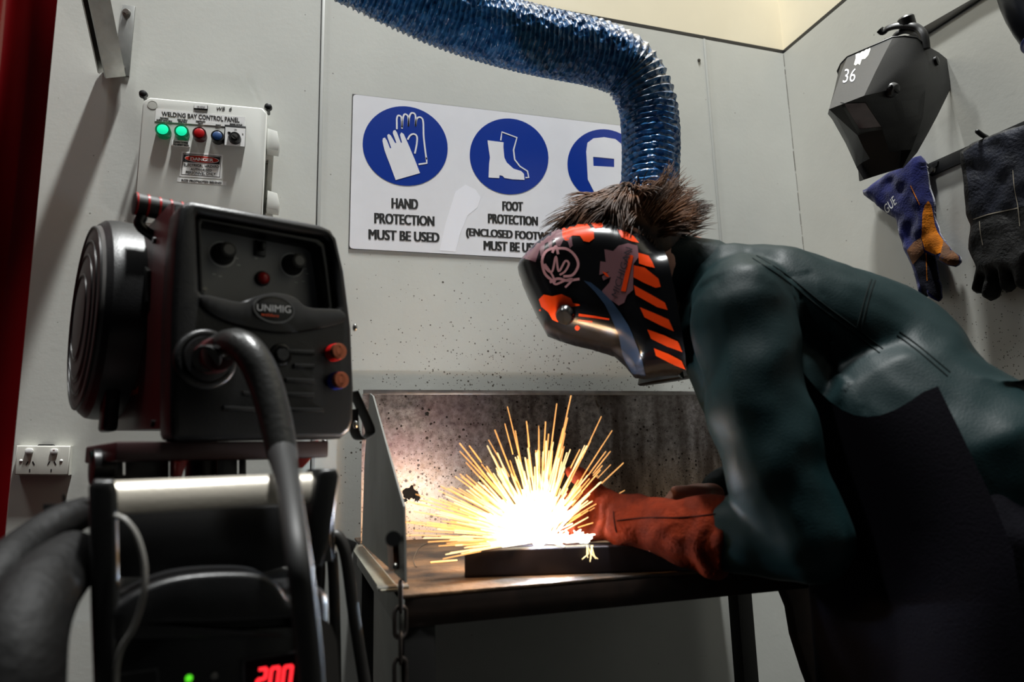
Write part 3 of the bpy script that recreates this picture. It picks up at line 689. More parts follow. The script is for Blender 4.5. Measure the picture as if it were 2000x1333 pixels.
for x0, y0, x1, y1 in ((558, 683, 612, 685), (572, 711, 612, 712), (556, 739, 612, 741), (556, 767, 612, 768), (472, 765, 500, 766), (434, 794, 500, 796), (560, 797, 630, 798)):
    mk('vent_rib', MB().plate(FD, [[FD.p(x0, y0), FD.p(x1, y1), FD.p(x1, y1 + 9), FD.p(x0, y0 + 9)]], 0, .005, .0015), m_bez, wf)
# torch socket moulding, wire inlet boss, gas fittings
cc = FD.at(402, 702); n = FD.n
mk('torch_socket', MB().ring(cc, n, .033, .006, 40, 10).tube([cc, cc + n * .012], [.03, .028], 36), m_bez, wf)
mk('torch_gland', MB().tube([cc, cc + n * .03, cc + n * .034, cc + n * .05], [.02, .02, .022, .02], 28), m_maroon, wf, 'dark red coupling ring')
mk('trigger_socket', MB().ring(FD.at(548, 694), n, .0125, .0035, 32, 8).tube([FD.at(548, 694), FD.at(548, 694) + n * .01], [.009, .008], 24), m_bez, wf)
for q, mm, lb in (((650, 690), m_redp, 'red ringed gas fitting'), ((654, 745), mat('blue_plastic', (24, 40, 130), .35), 'blue ringed gas fitting')):
    p = FD.at(*q); t_ = n
    f_ = mk('gas_fitting', MB().tube([p - n * .02, p + t_ * .012, p + t_ * .016], [.0125, .0125, .01], 24), mm, wf, lb)
    e_ = p + t_ * .022
    mk('fitting_nipple', MB().tube([p + t_ * .012, p + t_ * .02, e_, e_ + t_ * .001, e_ - t_ * .004], [.0115, .0115, .0105, .0055, .0045], 28), m_copper, f_)
    mk('fitting_bore', MB().tube([e_ - t_ * .004, e_ - t_ * .0035], [.0052, .0052], 20), m_ink, f_)
for q in ((693, 640), (694, 830)):
    p = FD.at(*q, -.03); mk('case_screw', MB().ell(p, u_ * .003, v_ * .005, (0, 0, .006)), m_chrome, wf)
# left side panel and case
FL = Fr(FD.at(338, 640, -.03) + u_ * .004, -v_, (0, 0, 1))
side = [FL.p(*q) for q in ((338, 397), (330, 399), (238, 499), (219, 842), (338, 838))]
wid = (FD.p(664, 640)[0] - FD.p(338, 640)[0]) - .01
mk('case_body', MB().plate(FL, [side], -wid, -.002, .003), m_bez, wf)
sp_ = mk('side_panel', MB().plate(FL, [side], -.002, 0, .0006), m_maroon, wf, 'dark red side panel')
def sl(*pts): return [FL.p(*q) for q in pts]
for lp_ in (((278, 530), (291, 522), (296, 530), (294, 590), (286, 598), (278, 590)), ((236, 570), (247, 560), (250, 570), (246, 630), (234, 640))):
    mk('side_latch', MB().plate(FL, [sl(*lp_)], 0, .006, .001), m_bp, sp_)
for q in ((304, 470), (236, 534), (300, 828)):
    p = FL.at(*q); mk('side_screw', MB().cyl(p, p - u_ * .004, .005), m_bp, sp_)
mk('model_print', MB().text(FL, 'x4', [(231, 718), (250, 708), (250, 742), (231, 750)], .0005, 0, .0002).text(FL, 'SWF', [(229, 752), (248, 748), (248, 760), (229, 764)], .0005, 0, .0002).text(FL, 'ROBU', [(229, 765), (248, 761), (248, 777), (229, 781)], .0005, 0, .0002), m_pinkp, sp_)
mk('model_accent', MB().text(FL, 'feed', [(249, 760), (270, 755), (268, 769), (249, 776)], .0005, 0, .0002), m_ora, sp_)
# carry handle
h0 = FD.at(262, 398, -.19); hr_ = 21 * .19 / 190
rr = 21 * 1.09 / FPX
mk('carry_handle', MB().cyl(h0, h0 + u_ * .17, rr * .97, bev=.003), m_rub, wf)
mk('handle_bracket', MB().tube(cr([h0 + u_ * .012 - V((0, 0, rr)), h0 + u_ * .012 + V((0, 0, -.035)), h0 + u_ * .06 + V((0, 0, -.06))], 5), .008, 10), m_bp, wf)
mk('handle_bracket', MB().tube(cr([h0 + u_ * .158 - V((0, 0, rr)), h0 + u_ * .158 + V((0, 0, -.05))], 4), .008, 10), m_bp, wf)
mk('grip_ring', MB().ring(h0 + u_ * .002, u_, rr * .93, .0016, 40, 8), m_redp, wf)
for k in range(1, 5): mk('grip_ring', MB().cyl(h0 + u_ * (.0155 * k + (-.0005 if k == 0 else 0)), h0 + u_ * (.0155 * k + .0028), rr * 1.02, seg=32), m_redp, wf)
# round spool cover
td = R(22); nd_ = V((-math.cos(td), -math.sin(td), 0)); sc_ = depth(172, 622, 1.09); Rd = .161
prof = [(-.105, Rd * .97), (-.1, Rd), (-.02, Rd), (-.008, Rd * .985), (0, Rd * .94)]
mk('spool_cover', MB().tube([sc_ + nd_ * h for h, r in prof], [r for h, r in prof], 72, up=(0, 0, 1)), m_bez, wf, sharp=30)
fc = mk('spool_face', MB().tube([sc_ + nd_ * h for h in (0, .006, .009, .012, .014, .015)], [Rd * .93, Rd * .9, Rd * .7, Rd * .5, Rd * .25, .01], 72, up=(0, 0, 1)), mat('grey_spool_face', (92, 90, 88), .42, var=.2, vscale=25), wf)
for r, h in ((.9, .0062), (.76, .0085), (.62, .0105), (.42, .0128)):
    mk('face_groove', MB().ring(sc_ + nd_ * h, nd_, Rd * r, .0022, 72, 8), m_bp, fc)
mk('cover_latch', MB().box(Fr(depth(226, 745, 1.02), u_, (0, 0, 1)), -.014, .006, -.075, .075, -.03, .012, .006, 3), m_bp, wf)
# leather strap loop on the right
p0 = FD.at(690, 765, -.05)
sp1 = cr([p0, FD.at(706, 800, -.05), FD.at(722, 838, -.05), FD.at(718, 852, -.05), FD.at(702, 858, -.05), FD.at(692, 840, -.05), FD.at(690, 800, -.05)], 6)
mk('strap_loop', MB().tube(sp1, [(.0015, .016)] * len(sp1), 12, up=u_), m_rub, wf)
# ------------------------------------------------------------------ swivel plate the feeder stands on
zb = FD.at(340, 858).z
st = thing('feeder_swivel_stand', FD.w(0, 0, -.12) * 1.0, 'low black swivel plate with keyhole brackets between wire feeder and power source', 'stand')
aL = FD.p(168, 866, -.2)[0]; aR = FD.p(640, 850, -.02)[0]; b0 = FD.p(400, 860)[1]
mk('swivel_plate', MB().box(FD, aL, aR, b0 - .024, b0 - .001, -.2, -.015, .003), mat('dark_maroon_steel', (44, 16, 18), .45), st)
FK = Fr(FD.w(0, 0, -.1), u_, (0, 0, 1))
def kp(x, y): return FK.p(x, y)
ks = lambda cx, cy, r, w, y2: [kp(cx + r * math.cos(t), cy + r * math.sin(t)) for t in [R(a) for a in range(110, 431, 16)]] + [kp(cx + w, cy + r), kp(cx + w, y2), kp(cx - w, y2), kp(cx - w, cy + r)]
mk('keyhole_bracket', MB().plate(FK, [[kp(222, 878), kp(330, 874), kp(330, 945), kp(220, 945)], ks(243, 891, 9, 2.6, 928)[::-1]], -.004, 0, .0005), m_bp, st)
mk('keyhole_bracket', MB().plate(FK, [[kp(424, 868), kp(474, 866), kp(481, 884), kp(481, 945), kp(424, 945)], ks(466, 890, 8, 2.4, 926)[::-1]], -.004, 0, .0005), m_bp, st)
mk('red_yoke', MB().plate(FK, [[kp(326, 872), kp(402, 868), kp(402, 886), kp(376, 888), kp(354, 902), kp(344, 930), kp(344, 945), kp(326, 945)]], .01, .03, .003), m_redp, st, 'red steel yoke')
mk('red_yoke', MB().plate(FK, [[kp(560, 866), kp(606, 862), kp(604, 878), kp(590, 900), kp(576, 915), kp(560, 915)]], .01, .03, .003), m_redp, st, 'red steel yoke')
for q in ((355, 871), (376, 880), (420, 869), (585, 868), (612, 872), (592, 882), (634, 864)):
    p = FK.at(*q, .03); mk('chrome_bolt', MB().ell(p, u_ * .005, n * .006, (0, 0, .0045), 14, 8), m_chrome, st)
mk('pivot_post', MB().cyl(FK.at(405, 868, -.06), FK.at(405, 968, -.06), .03), m_bp, st)
cw = FK.at(200, 912, .0)
ca = mk('caster_fork', MB().tube(cr([FK.at(179, 882), FK.at(182, 900), FK.at(188, 925)], 5), .003, 8).tube(cr([FK.at(226, 880), FK.at(222, 900), FK.at(216, 925)], 5), .003, 8), mat('green_grey_steel', (90, 112, 106), .35, .4), st)
mk('caster_wheel', MB().cyl(cw - u_ * .012, cw + u_ * .012, .022, bev=.004), m_bp, ca)
# ================================================================== POWER SOURCE ON ITS CART
tb = R(13); ub = V((math.cos(tb), math.sin(tb), 0)); vb = V((-math.sin(tb), math.cos(tb), 0))
FB = Fr(depth(430, 1250, .66), ub, (0, 0, 1)); nb = FB.n
ps = thing('welding_power_source', V((FB.o.x, FB.o.y, 0)) + vb * .2, 'black welding power source with red 200 display and bright handle bar below the wire feeder', 'welding machine')
def bp(x, y, off=0): return FB.p(x, y, off)
m_case = mat('black_case_paint', (20, 20, 21), .42, var=.25, vscale=20)
xa = bp(205, 1250)[0]; xb = bp(598, 1250)[0]; ztop = bp(430, 1150)[1]
mk('case', MB().box(FB, xa, xb + .03, -(FB.o.z) + .12, ztop - .012, -.5, -.012, .02, 4), m_case, ps)
hood = crs([bp(x, y) for x, y in ((215, 1215), (240, 1170), (330, 1130), (440, 1118), (520, 1126), (556, 1165), (566, 1208))], 6)
mk('front_hood', MB().plate(FB, [hood + [bp(566, 1240), bp(215, 1252)]], -.06, .006, .005, 3), m_bez, ps)
mk('front_panel', MB().plate(FB, [[bp(214, 1245), bp(580, 1225), bp(598, 1420), bp(214, 1420)]], -.02, 0, .003), m_bp, ps)
dp = mk('display_window', MB().plate(FB, [[bp(472, 1287), bp(580, 1271), bp(586, 1360), bp(474, 1372)], [bp(477, 1291), bp(576, 1276), bp(581, 1356), bp(478, 1368)][::-1]], 0, .003, .0005), mat('display_frame', (44, 42, 44), .35), ps)
mk('display_glass', MB().plate(FB, [[bp(477, 1291), bp(576, 1276), bp(581, 1356), bp(478, 1368)]], 0, .0008), mat('dark_display_glass', (22, 6, 8), .12), dp)
m_seg = mat('red_digits', (255, 30, 40), .5, emit=(255, 44, 52), estr=1.6)
SEG = {'2': 'abged', '0': 'abcdef'}
def digit(ch, x0, y0, w, h, sk):
    P = lambda a, b: bp(x0 + a * w - b * sk, y0 + b * h - a * 2.4)
    s_ = {'a': ((0, 0), (1, 0)), 'b': ((1, 0), (1, .5)), 'c': ((1, .5), (1, 1)), 'd': ((0, 1), (1, 1)), 'e': ((0, .5), (0, 1)), 'f': ((0, 0), (0, .5)), 'g': ((0, .5), (1, .5))}
    mb = MB()
    for q in SEG[ch]: (a, b), (c, d) = s_[q]; mb.plate(FB, [stroke([P(a, b), P(c, d)], .0031)], .0012, .0018)
    return mb
for ch, x, y in (('2', 505, 1308), ('0', 530, 1305.5), ('0', 555, 1303)): mk('red_digit', digit(ch, x, y, 15, 40, 5), m_seg, dp)
mk('status_lamp', MB().ell(FB.at(369, 1326, .001), ub * .0032, nb * .002, (0, 0, .0032), 16, 8), mat('green_status_led', (60, 200, 30), .3, emit=(90, 230, 40), estr=1.0), ps, 'lit green status lamp')
mk('mode_button', MB().cyl(FB.at(418, 1321), FB.at(418, 1321) + nb * .002, .0032, bev=.0005), mat('grey_button', (92, 90, 88), .4), ps)
mk('panel_outline', MB().plate(FB, [[bp(222, 1318), bp(309, 1306), bp(312, 1370), bp(222, 1380)], [bp(224, 1321), bp(306, 1309), bp(309, 1368), bp(224, 1377)][::-1]], 0, .0008), mat('grey_print', (70, 70, 72), .5), ps)
# cart tray, posts, handle bar
mk('cart_tray', MB().plate(FB, [[bp(214, 1000, -.1), bp(640, 985, -.1), bp(652, 1098, -.1), bp(560, 1108, -.1), bp(520, 1118, -.1), bp(300, 1128, -.1), bp(214, 1130, -.1)]], -.26, -.1, .004), m_case, ps)
b0_ = FB.at(210, 972, -.02); b1_ = FB.at(648, 950, -.02); dd = (b1_ - b0_).normalized()
fb = Fr(b0_, dd, (0, 0, 1)); Lb = (b1_ - b0_).length
oct_ = [(-.008, .0145), (-.002, .0155), (.005, .0115), (.0105, .003), (.0125, -.006), (.012, -.0145), (.009, -.0165), (-.008, -.0165), (-.0105, -.012), (-.0105, .0105)]
mk('handle_bar', MB().loft([[fb.w(L_, z_ , c_) for c_, z_ in oct_] for L_ in (0, Lb)]), mat('brushed_steel', (190, 183, 170), .36, .35, bump=.04, bscale=200), ps, 'bright steel handle bar', sharp=50)
mk('handle_post', MB().plate(FB, [[bp(174, 950, -.03), bp(186, 936, -.03), bp(222, 936, -.03), bp(229, 960, -.03), bp(234, 1180, -.03), bp(224, 1400, -.03), bp(186, 1400, -.03), bp(178, 1180, -.03)]], -.06, .006, .006, 3), m_bp, ps)
mk('handle_post', MB().plate(FB, [[bp(604, 926, -.03), bp(614, 917, -.03), bp(640, 916, -.03), bp(646, 930, -.03), bp(630, 1040, -.03), bp(612, 1100, -.03), bp(586, 1100, -.03), bp(592, 1000, -.03)]], -.06, .006, .004, 3), m_bp, ps)
mk('tray_bracket', MB().plate(FB, [[bp(640, 978, -.14), bp(652, 976, -.14), bp(655, 1092, -.14), bp(612, 1098, -.14)]], -.2, -.14, .002), m_case, ps)
mk('side_cowl', MB().loft([[FB.w(bp(x, y)[0], bp(x, y)[1], c_) for x, y in ((586, 1168), (610, 1196), (640, 1216), (652, 1250), (664, 1420), (590, 1420))] for c_ in (-.1, .0, .012)]), mat('scuffed_grey_plastic', (58, 55, 52), .45), ps)
mk('cart_base', MB().box(FB, xa - .03, xb + .06, -(FB.o.z) + .09, -(FB.o.z) + .12, -.52, .02, .004), m_case, ps)
for a_ in (xa, xb + .03):
    for c_ in (-.46, -.04):
        p = FB.w(a_, -FB.o.z + .045, c_); mk('cart_wheel', MB().cyl(p - ub * .014, p + ub * .014, .045, bev=.006), m_rub, ps)
mk('feeder_column', MB().cyl(V((FK.at(405, 960, -.06).x, FK.at(405, 960, -.06).y, .3)), FK.at(405, 960, -.06), .028), m_bp, ps)
mk('rear_deck', MB().box(FB, xa - .0, xb + .03, bp(430, 1010)[1] - .03, bp(430, 1010)[1] - .02, -.5, -.2), m_case, ps)
# ================================================================== CABLES
def cable(name, pts, rad, m, label, cat='cable', group=None, seg=14):
    P = cr(pts, 8); r = crn(rad, 8) if isinstance(rad, (list, tuple)) else rad
    return setp(mk(name, MB().tube(P, r, seg), m, sharp=60), label, cat, group)
m_sleeve = mat('grey_cable_sleeve', (34, 34, 33), .36, var=.3, vscale=14, bump=.1, bscale=120)
tl = FD.at(402, 702, .045)
cable('torch_cable', [tl, depth(425, 684, .85), depth(458, 672, .825), depth(490, 692, .81), depth(517, 745, .8), depth(538, 820, .785), depth(552, 890, .77)], [.017, .018, .019, .0195, .0195, .0185, .017], m_sleeve, 'thick grey sleeved torch cable curving down from the wire feeder front')
cable('control_lead', [depth(552, 888, .768), depth(558, 920, .7), depth(572, 1010, .6), depth(584, 1100, .56), depth(596, 1200, .56), depth(606, 1300, .56), depth(612, 1420, .56)], [.0165, .013, .0108, .0105, .0105, .0105, .0105], m_rub, 'black lead hanging from the torch cable past the handle bar')
m_cab = mat('dusty_black_cable', (52, 50, 48), .45, var=.2, vscale=30)
for pts, r, lb in ((((625, 1088), (626, 1120), (622, 1180), (616, 1280), (612, 1420)), .0072, 'black cable hanging behind the bracket, closest to the torch cable'),
                   (((648, 1080), (651, 1120), (654, 1200), (656, 1300), (658, 1440)), .0078, 'black cable hanging straight down under the cart tray bracket, in the middle'),
                   (((640, 1090), (644, 1062), (655, 1046), (668, 1062), (678, 1100), (690, 1190), (702, 1270), (716, 1360), (724, 1440)), .0082, 'black cable looping over and down beside the table frame')):
    cable('hanging_cable', [depth(*p, .92 if pts[0][0] == 640 else .98) for p in pts], r, m_cab, lb, 'cable', 'cables hanging beside the cart')
setp(mk('cable_tab', MB().plate(Fr(depth(686, 1070, .97), ub, (0, 0, 1)), [[Fr(depth(686, 1070, .97), ub, (0, 0, 1)).p(*q) for q in ((672, 1049), (699, 1060), (685, 1090))]], -.004, 0, .001), m_rub), 'small black triangular rubber tab beside the looping cable', 'tab')
cable('thin_lead', [FB.at(226, 1008, .012), FB.at(246, 1018, .02), FB.at(268, 1050, .025), FB.at(282, 1105, .028), FB.at(280, 1165, .028), FB.at(262, 1225, .022), FB.at(236, 1270, .014), FB.at(226, 1330, .012), FB.at(232, 1420, .012)], .0027, mat('grey_lead', (120, 118, 114), .4), 'thin grey lead looping down across the front of the power source', seg=10)
m_leather = mat('dark_worn_leather', (12, 11, 11), .65, spec=.25, var=.35, vscale=9, bump=.25, bscale=60)
cable('hose_bundle', [depth(168, 1000, .72), depth(120, 1022, .69), depth(60, 1066, .65), (depth(5, 1120, .6)), depth(-40, 1200, .57), depth(-60, 1330, .55), depth(-60, 1450, .55)], [.016, .019, .0215, .022, .022, .022, .022], m_leather, 'fat dark leather-sleeved hose bending over the left side of the cart', 'hose', seg=20)
cable('hose_bundle', [depth(146, 1092, .66), depth(104, 1128, .62), depth(66, 1178, .58), depth(44, 1240, .55), depth(34, 1330, .53), depth(30, 1470, .52)], [.028, .031, .033, .033, .033, .033], m_leather, 'broad dark leather-sleeved hose drooping below the first at the left edge', 'hose', seg=20)
fv = Fr(depth(100, 1000, .74), ub, (0, 0, 1)); zig = [(84, 1040), (84, 988)] + [(86 + i * 2.6, 985 + (2.5 if i % 2 else -1.5)) for i in range(11)] + [(116, 990), (114, 1040)]
setp(mk('strap', MB().plate(fv, [[fv.p(*q) for q in zig]], -.004, 0), m_rub), 'frayed black strap end behind the leather-sleeved hose', 'strap')
setp(mk('cable_clip', MB().box(Fr(depth(150, 990, .71), ub, (0, 0, 1)), -.011, .012, -.004, .006, -.01, .01, .003).cyl(depth(126, 998, .71), depth(125, 966, .71), .0016).box(Fr(depth(124, 1000, .71), ub, (0, 0, 1)), -.006, .006, -.003, .003, -.004, .004), m_bp), 'small black clip with a thin steel pin beside the left handle post', 'clip')
# ================================================================== RIGHT WALL
Z6 = lambda x, y: (1580 + x / 2.15, y / 2.15)
def z6(*p): return [Z6(*q) for q in p]
def pr(pts, off=0): return [FR_.p(x, y, off) for x, y in pts]
m_rail = mat('black_steel_rail', (26, 26, 26), .45, .3)
rl = thing('hanging_rail', FR_.at(1850, 30), 'upper black steel rail sloping out of the top of the frame behind the numbered helmet', 'rail', 'wall rails')
mk('rail_bar', MB().plate(FR_, [pr(((1740, 92), (1901, 0), (1990, -52), (2008, -52), (1917, 0), (1752, 108)))], 0, .008, .001), m_rail, rl)
pk = FR_.at(1800, 62, .008); mk('peg', MB().capsule([pk, pk + V((-.03, 0, .0)), pk + V((-.05, 0, .01))], [.006, .006, .006], 12), m_rail, rl)
r2 = thing('hanging_rail', FR_.at(1900, 300), 'lower black steel rail with a bolt, carrying the gauntlet', 'rail', 'wall rails')
mk('rail_bar', MB().plate(FR_, [pr(((1812, 326), (1818, 320), (2000, 239), (2090, 199), (2090, 228), (2000, 266), (1822, 345), (1814, 340)))], 0, .008, .001), m_rail, r2)
p = FR_.at(1822, 333, .008); bb = mk('bolt', MB().tube([p, p + V((-.007, 0, 0))], .006, 6), m_bolt, r2); mk('washer', MB().cyl(p, p + V((-.002, 0, 0)), .01), m_bolt, bb)
mk('rail_scrap', MB().plate(FR_, [pr(((1826, 322), (1838, 316), (1836, 324), (1829, 330)))], .008, .011), m_rail, r2)
pk = FR_.at(1926, 268, .008); mk('peg', MB().capsule([pk, FR_.at(1918, 264, .05), FR_.at(1909, 257, .075)], [.006, .0058, .0055], 12), m_rail, r2)
# ---- hanging helmet
HY = 1.262; m_hel = mat('black_helmet_plastic', (13, 13, 14), .45, bump=.05, bscale=300, spec=.35)
hh = thing('welding_helmet', on_y(1740, 330, HY), 'black welding helmet numbered 36 hanging on the right wall', 'helmet')
FC = V((-.906, -.423, 0)); ML = V((.423, -.906, 0)); FHH = Fr(on_y(1722, 250, HY), -FC, V((0, 0, 1)))
rows = []
NF = [(352, 158), (318, 225), (280, 300), (232, 402), (246, 432), (305, 534), (322, 590), (338, 640), (356, 714)]
WF = [.056, .052, .046, .040, .037, .028, .026, .023, .018]
WS = [.105, .112, .115, .115, .113, .1, .085, .07, .05]
RE = [(486, 188), (545, 220), (582, 250), (596, 345), (594, 375), (540, 485), (500, 560), (455, 640), (392, 706)]
for nf, wf_, re, ws in zip(NF, WF, RE, WS):
    n_ = FHH.at(*Z6(*nf), wf_); r_ = FHH.at(*Z6(*re), ws)
    setw = lambda p, w: p + ML * (w - (p - FHH.o).dot(ML))
    m_ = setw(n_.lerp(r_, .5), ws * .93)
    q_ = setw(n_.lerp(r_, .2), wf_ + .55 * (ws * .93 - wf_))
    half = [r_, m_, q_, n_]
    rows.append(half + [p - ML * (2 * (p - FHH.o).dot(ML)) for p in reversed(half)])
mir = []
c_ = sum((p for r in rows for p in r), V((0, 0, 0))) / sum(len(r) for r in rows)
inn = [[p - FC * .004 - ML * ((p - FHH.o).dot(ML) * .035) for p in r] for r in rows]
shell = MB(); shell.loft(rows, cap=False, closed=False); out_n = len(shell.v); shell.loft([list(reversed(r)) for r in inn], cap=False, closed=False)
k = len(rows[0]); nR = len(rows)
def stitch(a, b): shell.f.append((a[0], a[1], b[1], b[0]))
IN = lambda i, j: out_n + i * k + (k - 1 - j)
for i in range(nR - 1):
    stitch((i * k, (i + 1) * k), (IN(i, 0), IN(i + 1, 0))); stitch((i * k + k - 1, (i + 1) * k + k - 1), (IN(i, k - 1), IN(i + 1, k - 1)))
for j in range(k - 1):
    stitch((j, j + 1), (IN(0, j), IN(0, j + 1))); o_ = (nR - 1) * k; stitch((o_ + j, o_ + j + 1), (IN(nR - 1, j), IN(nR - 1, j + 1)))
hs = mk('shell', shell, m_hel, hh, sharp=30)
tr = bvh(shell)
mk('crown_lip', MB().tube([p + V((0, 0, .001)) for p in rows[0]], .0022, 8), m_hel, hs)
mk('filter_window', decal(MB(), tr, [z6((146, 434), (236, 431), (303, 531), (212, 540))], 6, .001), mat('dark_pink_filter', (88, 66, 70), .18, var=.25, vscale=40), hs, 'dusty pink filter window')
mk('window_frame', decal(MB(), tr, [z6((132, 432), (146, 434), (212, 540), (303, 531), (308, 545), (204, 556))], 6, .0014), m_bp, hs)
mb = MB(); decal(mb, tr, [z6((206, 268), (196, 276), (189, 272), (197, 245), (196, 222), (205, 200), (222, 186), (244, 182), (256, 192), (258, 210), (250, 232), (236, 248), (222, 250), (214, 274))], 4)
mk('white_splash', mb, mat('white_paint_splash', (222, 222, 206), .5, var=.2, vscale=120), hs)
mk('painted_number', decal_text(MB(), tr, '36', z6((146, 292), (198, 288), (194, 344), (142, 350)), 0, .0012, .15), m_lite, hs)
def side_at(px, py):
    d = ray(px, py).normalized(); h, n_, *_ = tr.ray_cast(CAM, d); return h, (n_ if n_.dot(d) < 0 else -n_)
h, n_ = side_at(*Z6(345, 378)); mk('side_knob', MB().tube([h, h + n_ * .006, h + n_ * .012, h + n_ * .013], [.0175, .017, .0145, .01], 20).box(Fr(h, V((1, 0, -.6)), n_.cross(V((1, 0, -.6)))), -.014, .014, -.003, .003, .01, .016, .001), m_bp, hs)
h, n_ = side_at(*Z6(530, 258)); mk('pivot_screw', MB().tube([h, h + n_ * .006, h + n_ * .008], [.012, .012, .008], 16), m_bp, hs)
tq_ = (rows[0][3] - CAM).dot(CZ) + .05
band = cr([depth(*Z6(*q), tq_ - o_ * .6) for q, o_ in (((297, 124), -.06), ((312, 134), -.055), ((332, 119), -.04), ((372, 108), -.01), ((430, 108), .03), ((462, 122), .05), ((482, 150), .07), ((490, 205), .08))], 6)
hg = mk('headgear_band', MB().tube(band, [(.011, .006)] * len(band), 10, up=(0, 0, 1)), m_bp, hh)
kp_ = depth(*Z6(410, 92), tq_); kax = (V((0, 0, 1)) + FC * .35).normalized()
mk('ratchet_knob', MB().tube([kp_ - kax * .014, kp_ + kax * .01, kp_ + kax * .014], [.021, .02, .016], 14), m_bp, hg)
band2 = cr([depth(*Z6(*q), tq_ - o_ * .6) for q, o_ in (((352, 162), -.05), ((372, 140), -.03), ((410, 129), .0), ((446, 141), .04), ((470, 176), .06), ((480, 210), .07))], 6)
mk('rear_strap', MB().tube(band2, [(.008, .003)] * len(band2), 8, up=(0, 0, 1)), mat('grey_strap', (44, 44, 44), .5), hg)
# ---- second helmet at the frame corner
h2 = thing('welding_helmet', FR_.at(2060, 20, .1), 'dark helmet with a blue rim cut off by the top right corner', 'helmet')
cq = FR_.at(2062, -62, .09); rq_ = .098
rg = []
for i in range(10):
    a_ = -1.45 + 2.9 * i / 9; rr_ = rq_ * math.cos(a_ * .5)
    rg.append([cq + V((-math.cos(t) * .13 * math.cos(a_ * .6), math.sin(t) * rr_ * 1.05, a_ * .11)) for t in [-1.7 + 3.4 * j / 20 for j in range(21)]])
g2 = [[p + (cq - p) * .03 for p in r] for r in rg]
s2_ = MB().loft(rg, cap=False, closed=False); n0 = len(s2_.v); s2_.loft([list(reversed(r)) for r in g2], cap=False, closed=False)
mk('shell', s2_, mat('dark_blue_helmet', (14, 16, 24), .3), h2)
mk('blue_rim', MB().tube(rg[0], .004, 10), mat('blue_rim', (22, 40, 120), .35), h2)
# ---- gloves
m_blue = mat('blue_suede', (17, 24, 84), .85, spec=.1, var=.45, vscale=22, bump=.22, bscale=200, sheen=.3)
m_orl = mat('orange_suede', (190, 108, 18), .85, spec=.1, var=.5, vscale=30, bump=.22, bscale=200)
m_brn = mat('brown_suede', (110, 66, 26), .85, var=.5, vscale=40, bump=.22, bscale=200)
m_nvy = mat('dark_navy_suede', (14, 15, 28), .85, spec=.15, var=.4, vscale=30, bump=.22, bscale=200)
FG = Fr((XR - .03, 0, 0), (0, -1, 0), (0, 0, 1))
o1 = [(234, 800), (262, 784), (320, 742), (380, 704), (440, 664), (470, 654), (490, 678), (504, 770), (520, 850), (530, 930), (544, 978), (566, 1010), (602, 1052), (630, 1076), (634, 1102), (616, 1122), (584, 1116), (550, 1096), (530, 1084), (536, 1130), (552, 1200), (556, 1250), (545, 1268), (524, 1256), (508, 1236), (500, 1240), (488, 1254), (474, 1238), (455, 1150), (436, 1110), (414, 1058), (400, 1010), (384, 960), (380, 926), (340, 904), (290, 860), (240, 826)]
gm = MB().pillow(FG, [FG.p(*Z6(*q)) for q in o1], .03, step=.0042, edge=.03, back=.75, pw=.5)
for i, v in enumerate(gm.v): gm.v[i] = v + V((noise.noise(v * 28) * .006, 0, 0))
g1 = thing('welding_glove', FG.at(*Z6(460, 1268), -.02), 'blue and orange suede welding glove hanging below the numbered helmet', 'glove')
gb = mk('glove_body', gm, m_blue, g1, sharp=80); tg = bvh(gm)
mk('orange_patch', decal(MB(), tg, [z6((476, 900), (486, 862), (500, 844), (512, 862), (520, 900), (527, 945), (540, 978), (562, 1010), (560, 1060), (534, 1070), (506, 1058), (488, 1050), (474, 1000))], 4, .0012), m_orl, gb)
mk('brown_patch', decal(MB(), tg, [z6((412, 1052), (440, 1018), (472, 998), (484, 1060), (440, 1110), (436, 1108)), z6((562, 1010), (602, 1054), (628, 1078), (630, 1104), (614, 1116), (584, 1110), (548, 1090), (556, 1056))], 4, .0012), m_brn, gb)
mk('fingertip_patch', decal(MB(), tg, [z6((442, 1112), (484, 1064), (530, 1074), (536, 1130), (550, 1200), (552, 1250), (544, 1262), (508, 1232), (488, 1248), (476, 1236), (457, 1150))], 4, .0012), m_nvy, gb)
mb = MB(); decal(mb, tg, [stroke(z6((428, 780), (446, 820), (466, 862)), 1.6)], 2, .0016); decal(mb, tg, [stroke(z6((492, 1062), (494, 1120), (497, 1180)), 1.5)], 2, .0016); decal(mb, tg, [stroke(z6((486, 900), (484, 960), (490, 1050)), 1.5)], 2, .0016)
mk('stitching', mb, m_orl, gb)
mk('cuff_lettering', decal_text(MB(), tg, 'GUE', z6((312, 868), (356, 822), (374, 852), (330, 898)), 0, .0016, .2), m_lite, gb)
o2 = [(645, 640), (700, 600), (800, 560), (903, 525), (1000, 500), (1012, 700), (1010, 900), (1000, 1080), (970, 1100), (950, 1170), (920, 1212), (898, 1216), (882, 1206), (868, 1150), (866, 1192), (850, 1226), (828, 1230), (815, 1204), (812, 1146), (806, 1192), (790, 1252), (766, 1266), (746, 1246), (752, 1192), (756, 1164), (742, 1202), (726, 1233), (704, 1233), (700, 1214), (710, 1180), (715, 1130), (700, 1090), (689, 1050), (692, 950), (684, 920), (668, 860), (668, 790), (655, 700)]
gm2 = MB().pillow(FG, [FG.p(*Z6(*q)) for q in o2], .034, step=.0048, edge=.026, back=.7, pw=.55)
for i, v in enumerate(gm2.v): gm2.v[i] = v + V((noise.noise(v * 24) * .007, 0, 0))
g2_ = thing('welding_gauntlet', FG.at(*Z6(830, 1266), -.02), 'worn black and navy leather gauntlet hanging from the lower rail by the right frame edge', 'glove')
m_blkl = mat('worn_black_leather', (13, 12, 12), .6, spec=.25, var=.4, vscale=30, bump=.3, bscale=140)
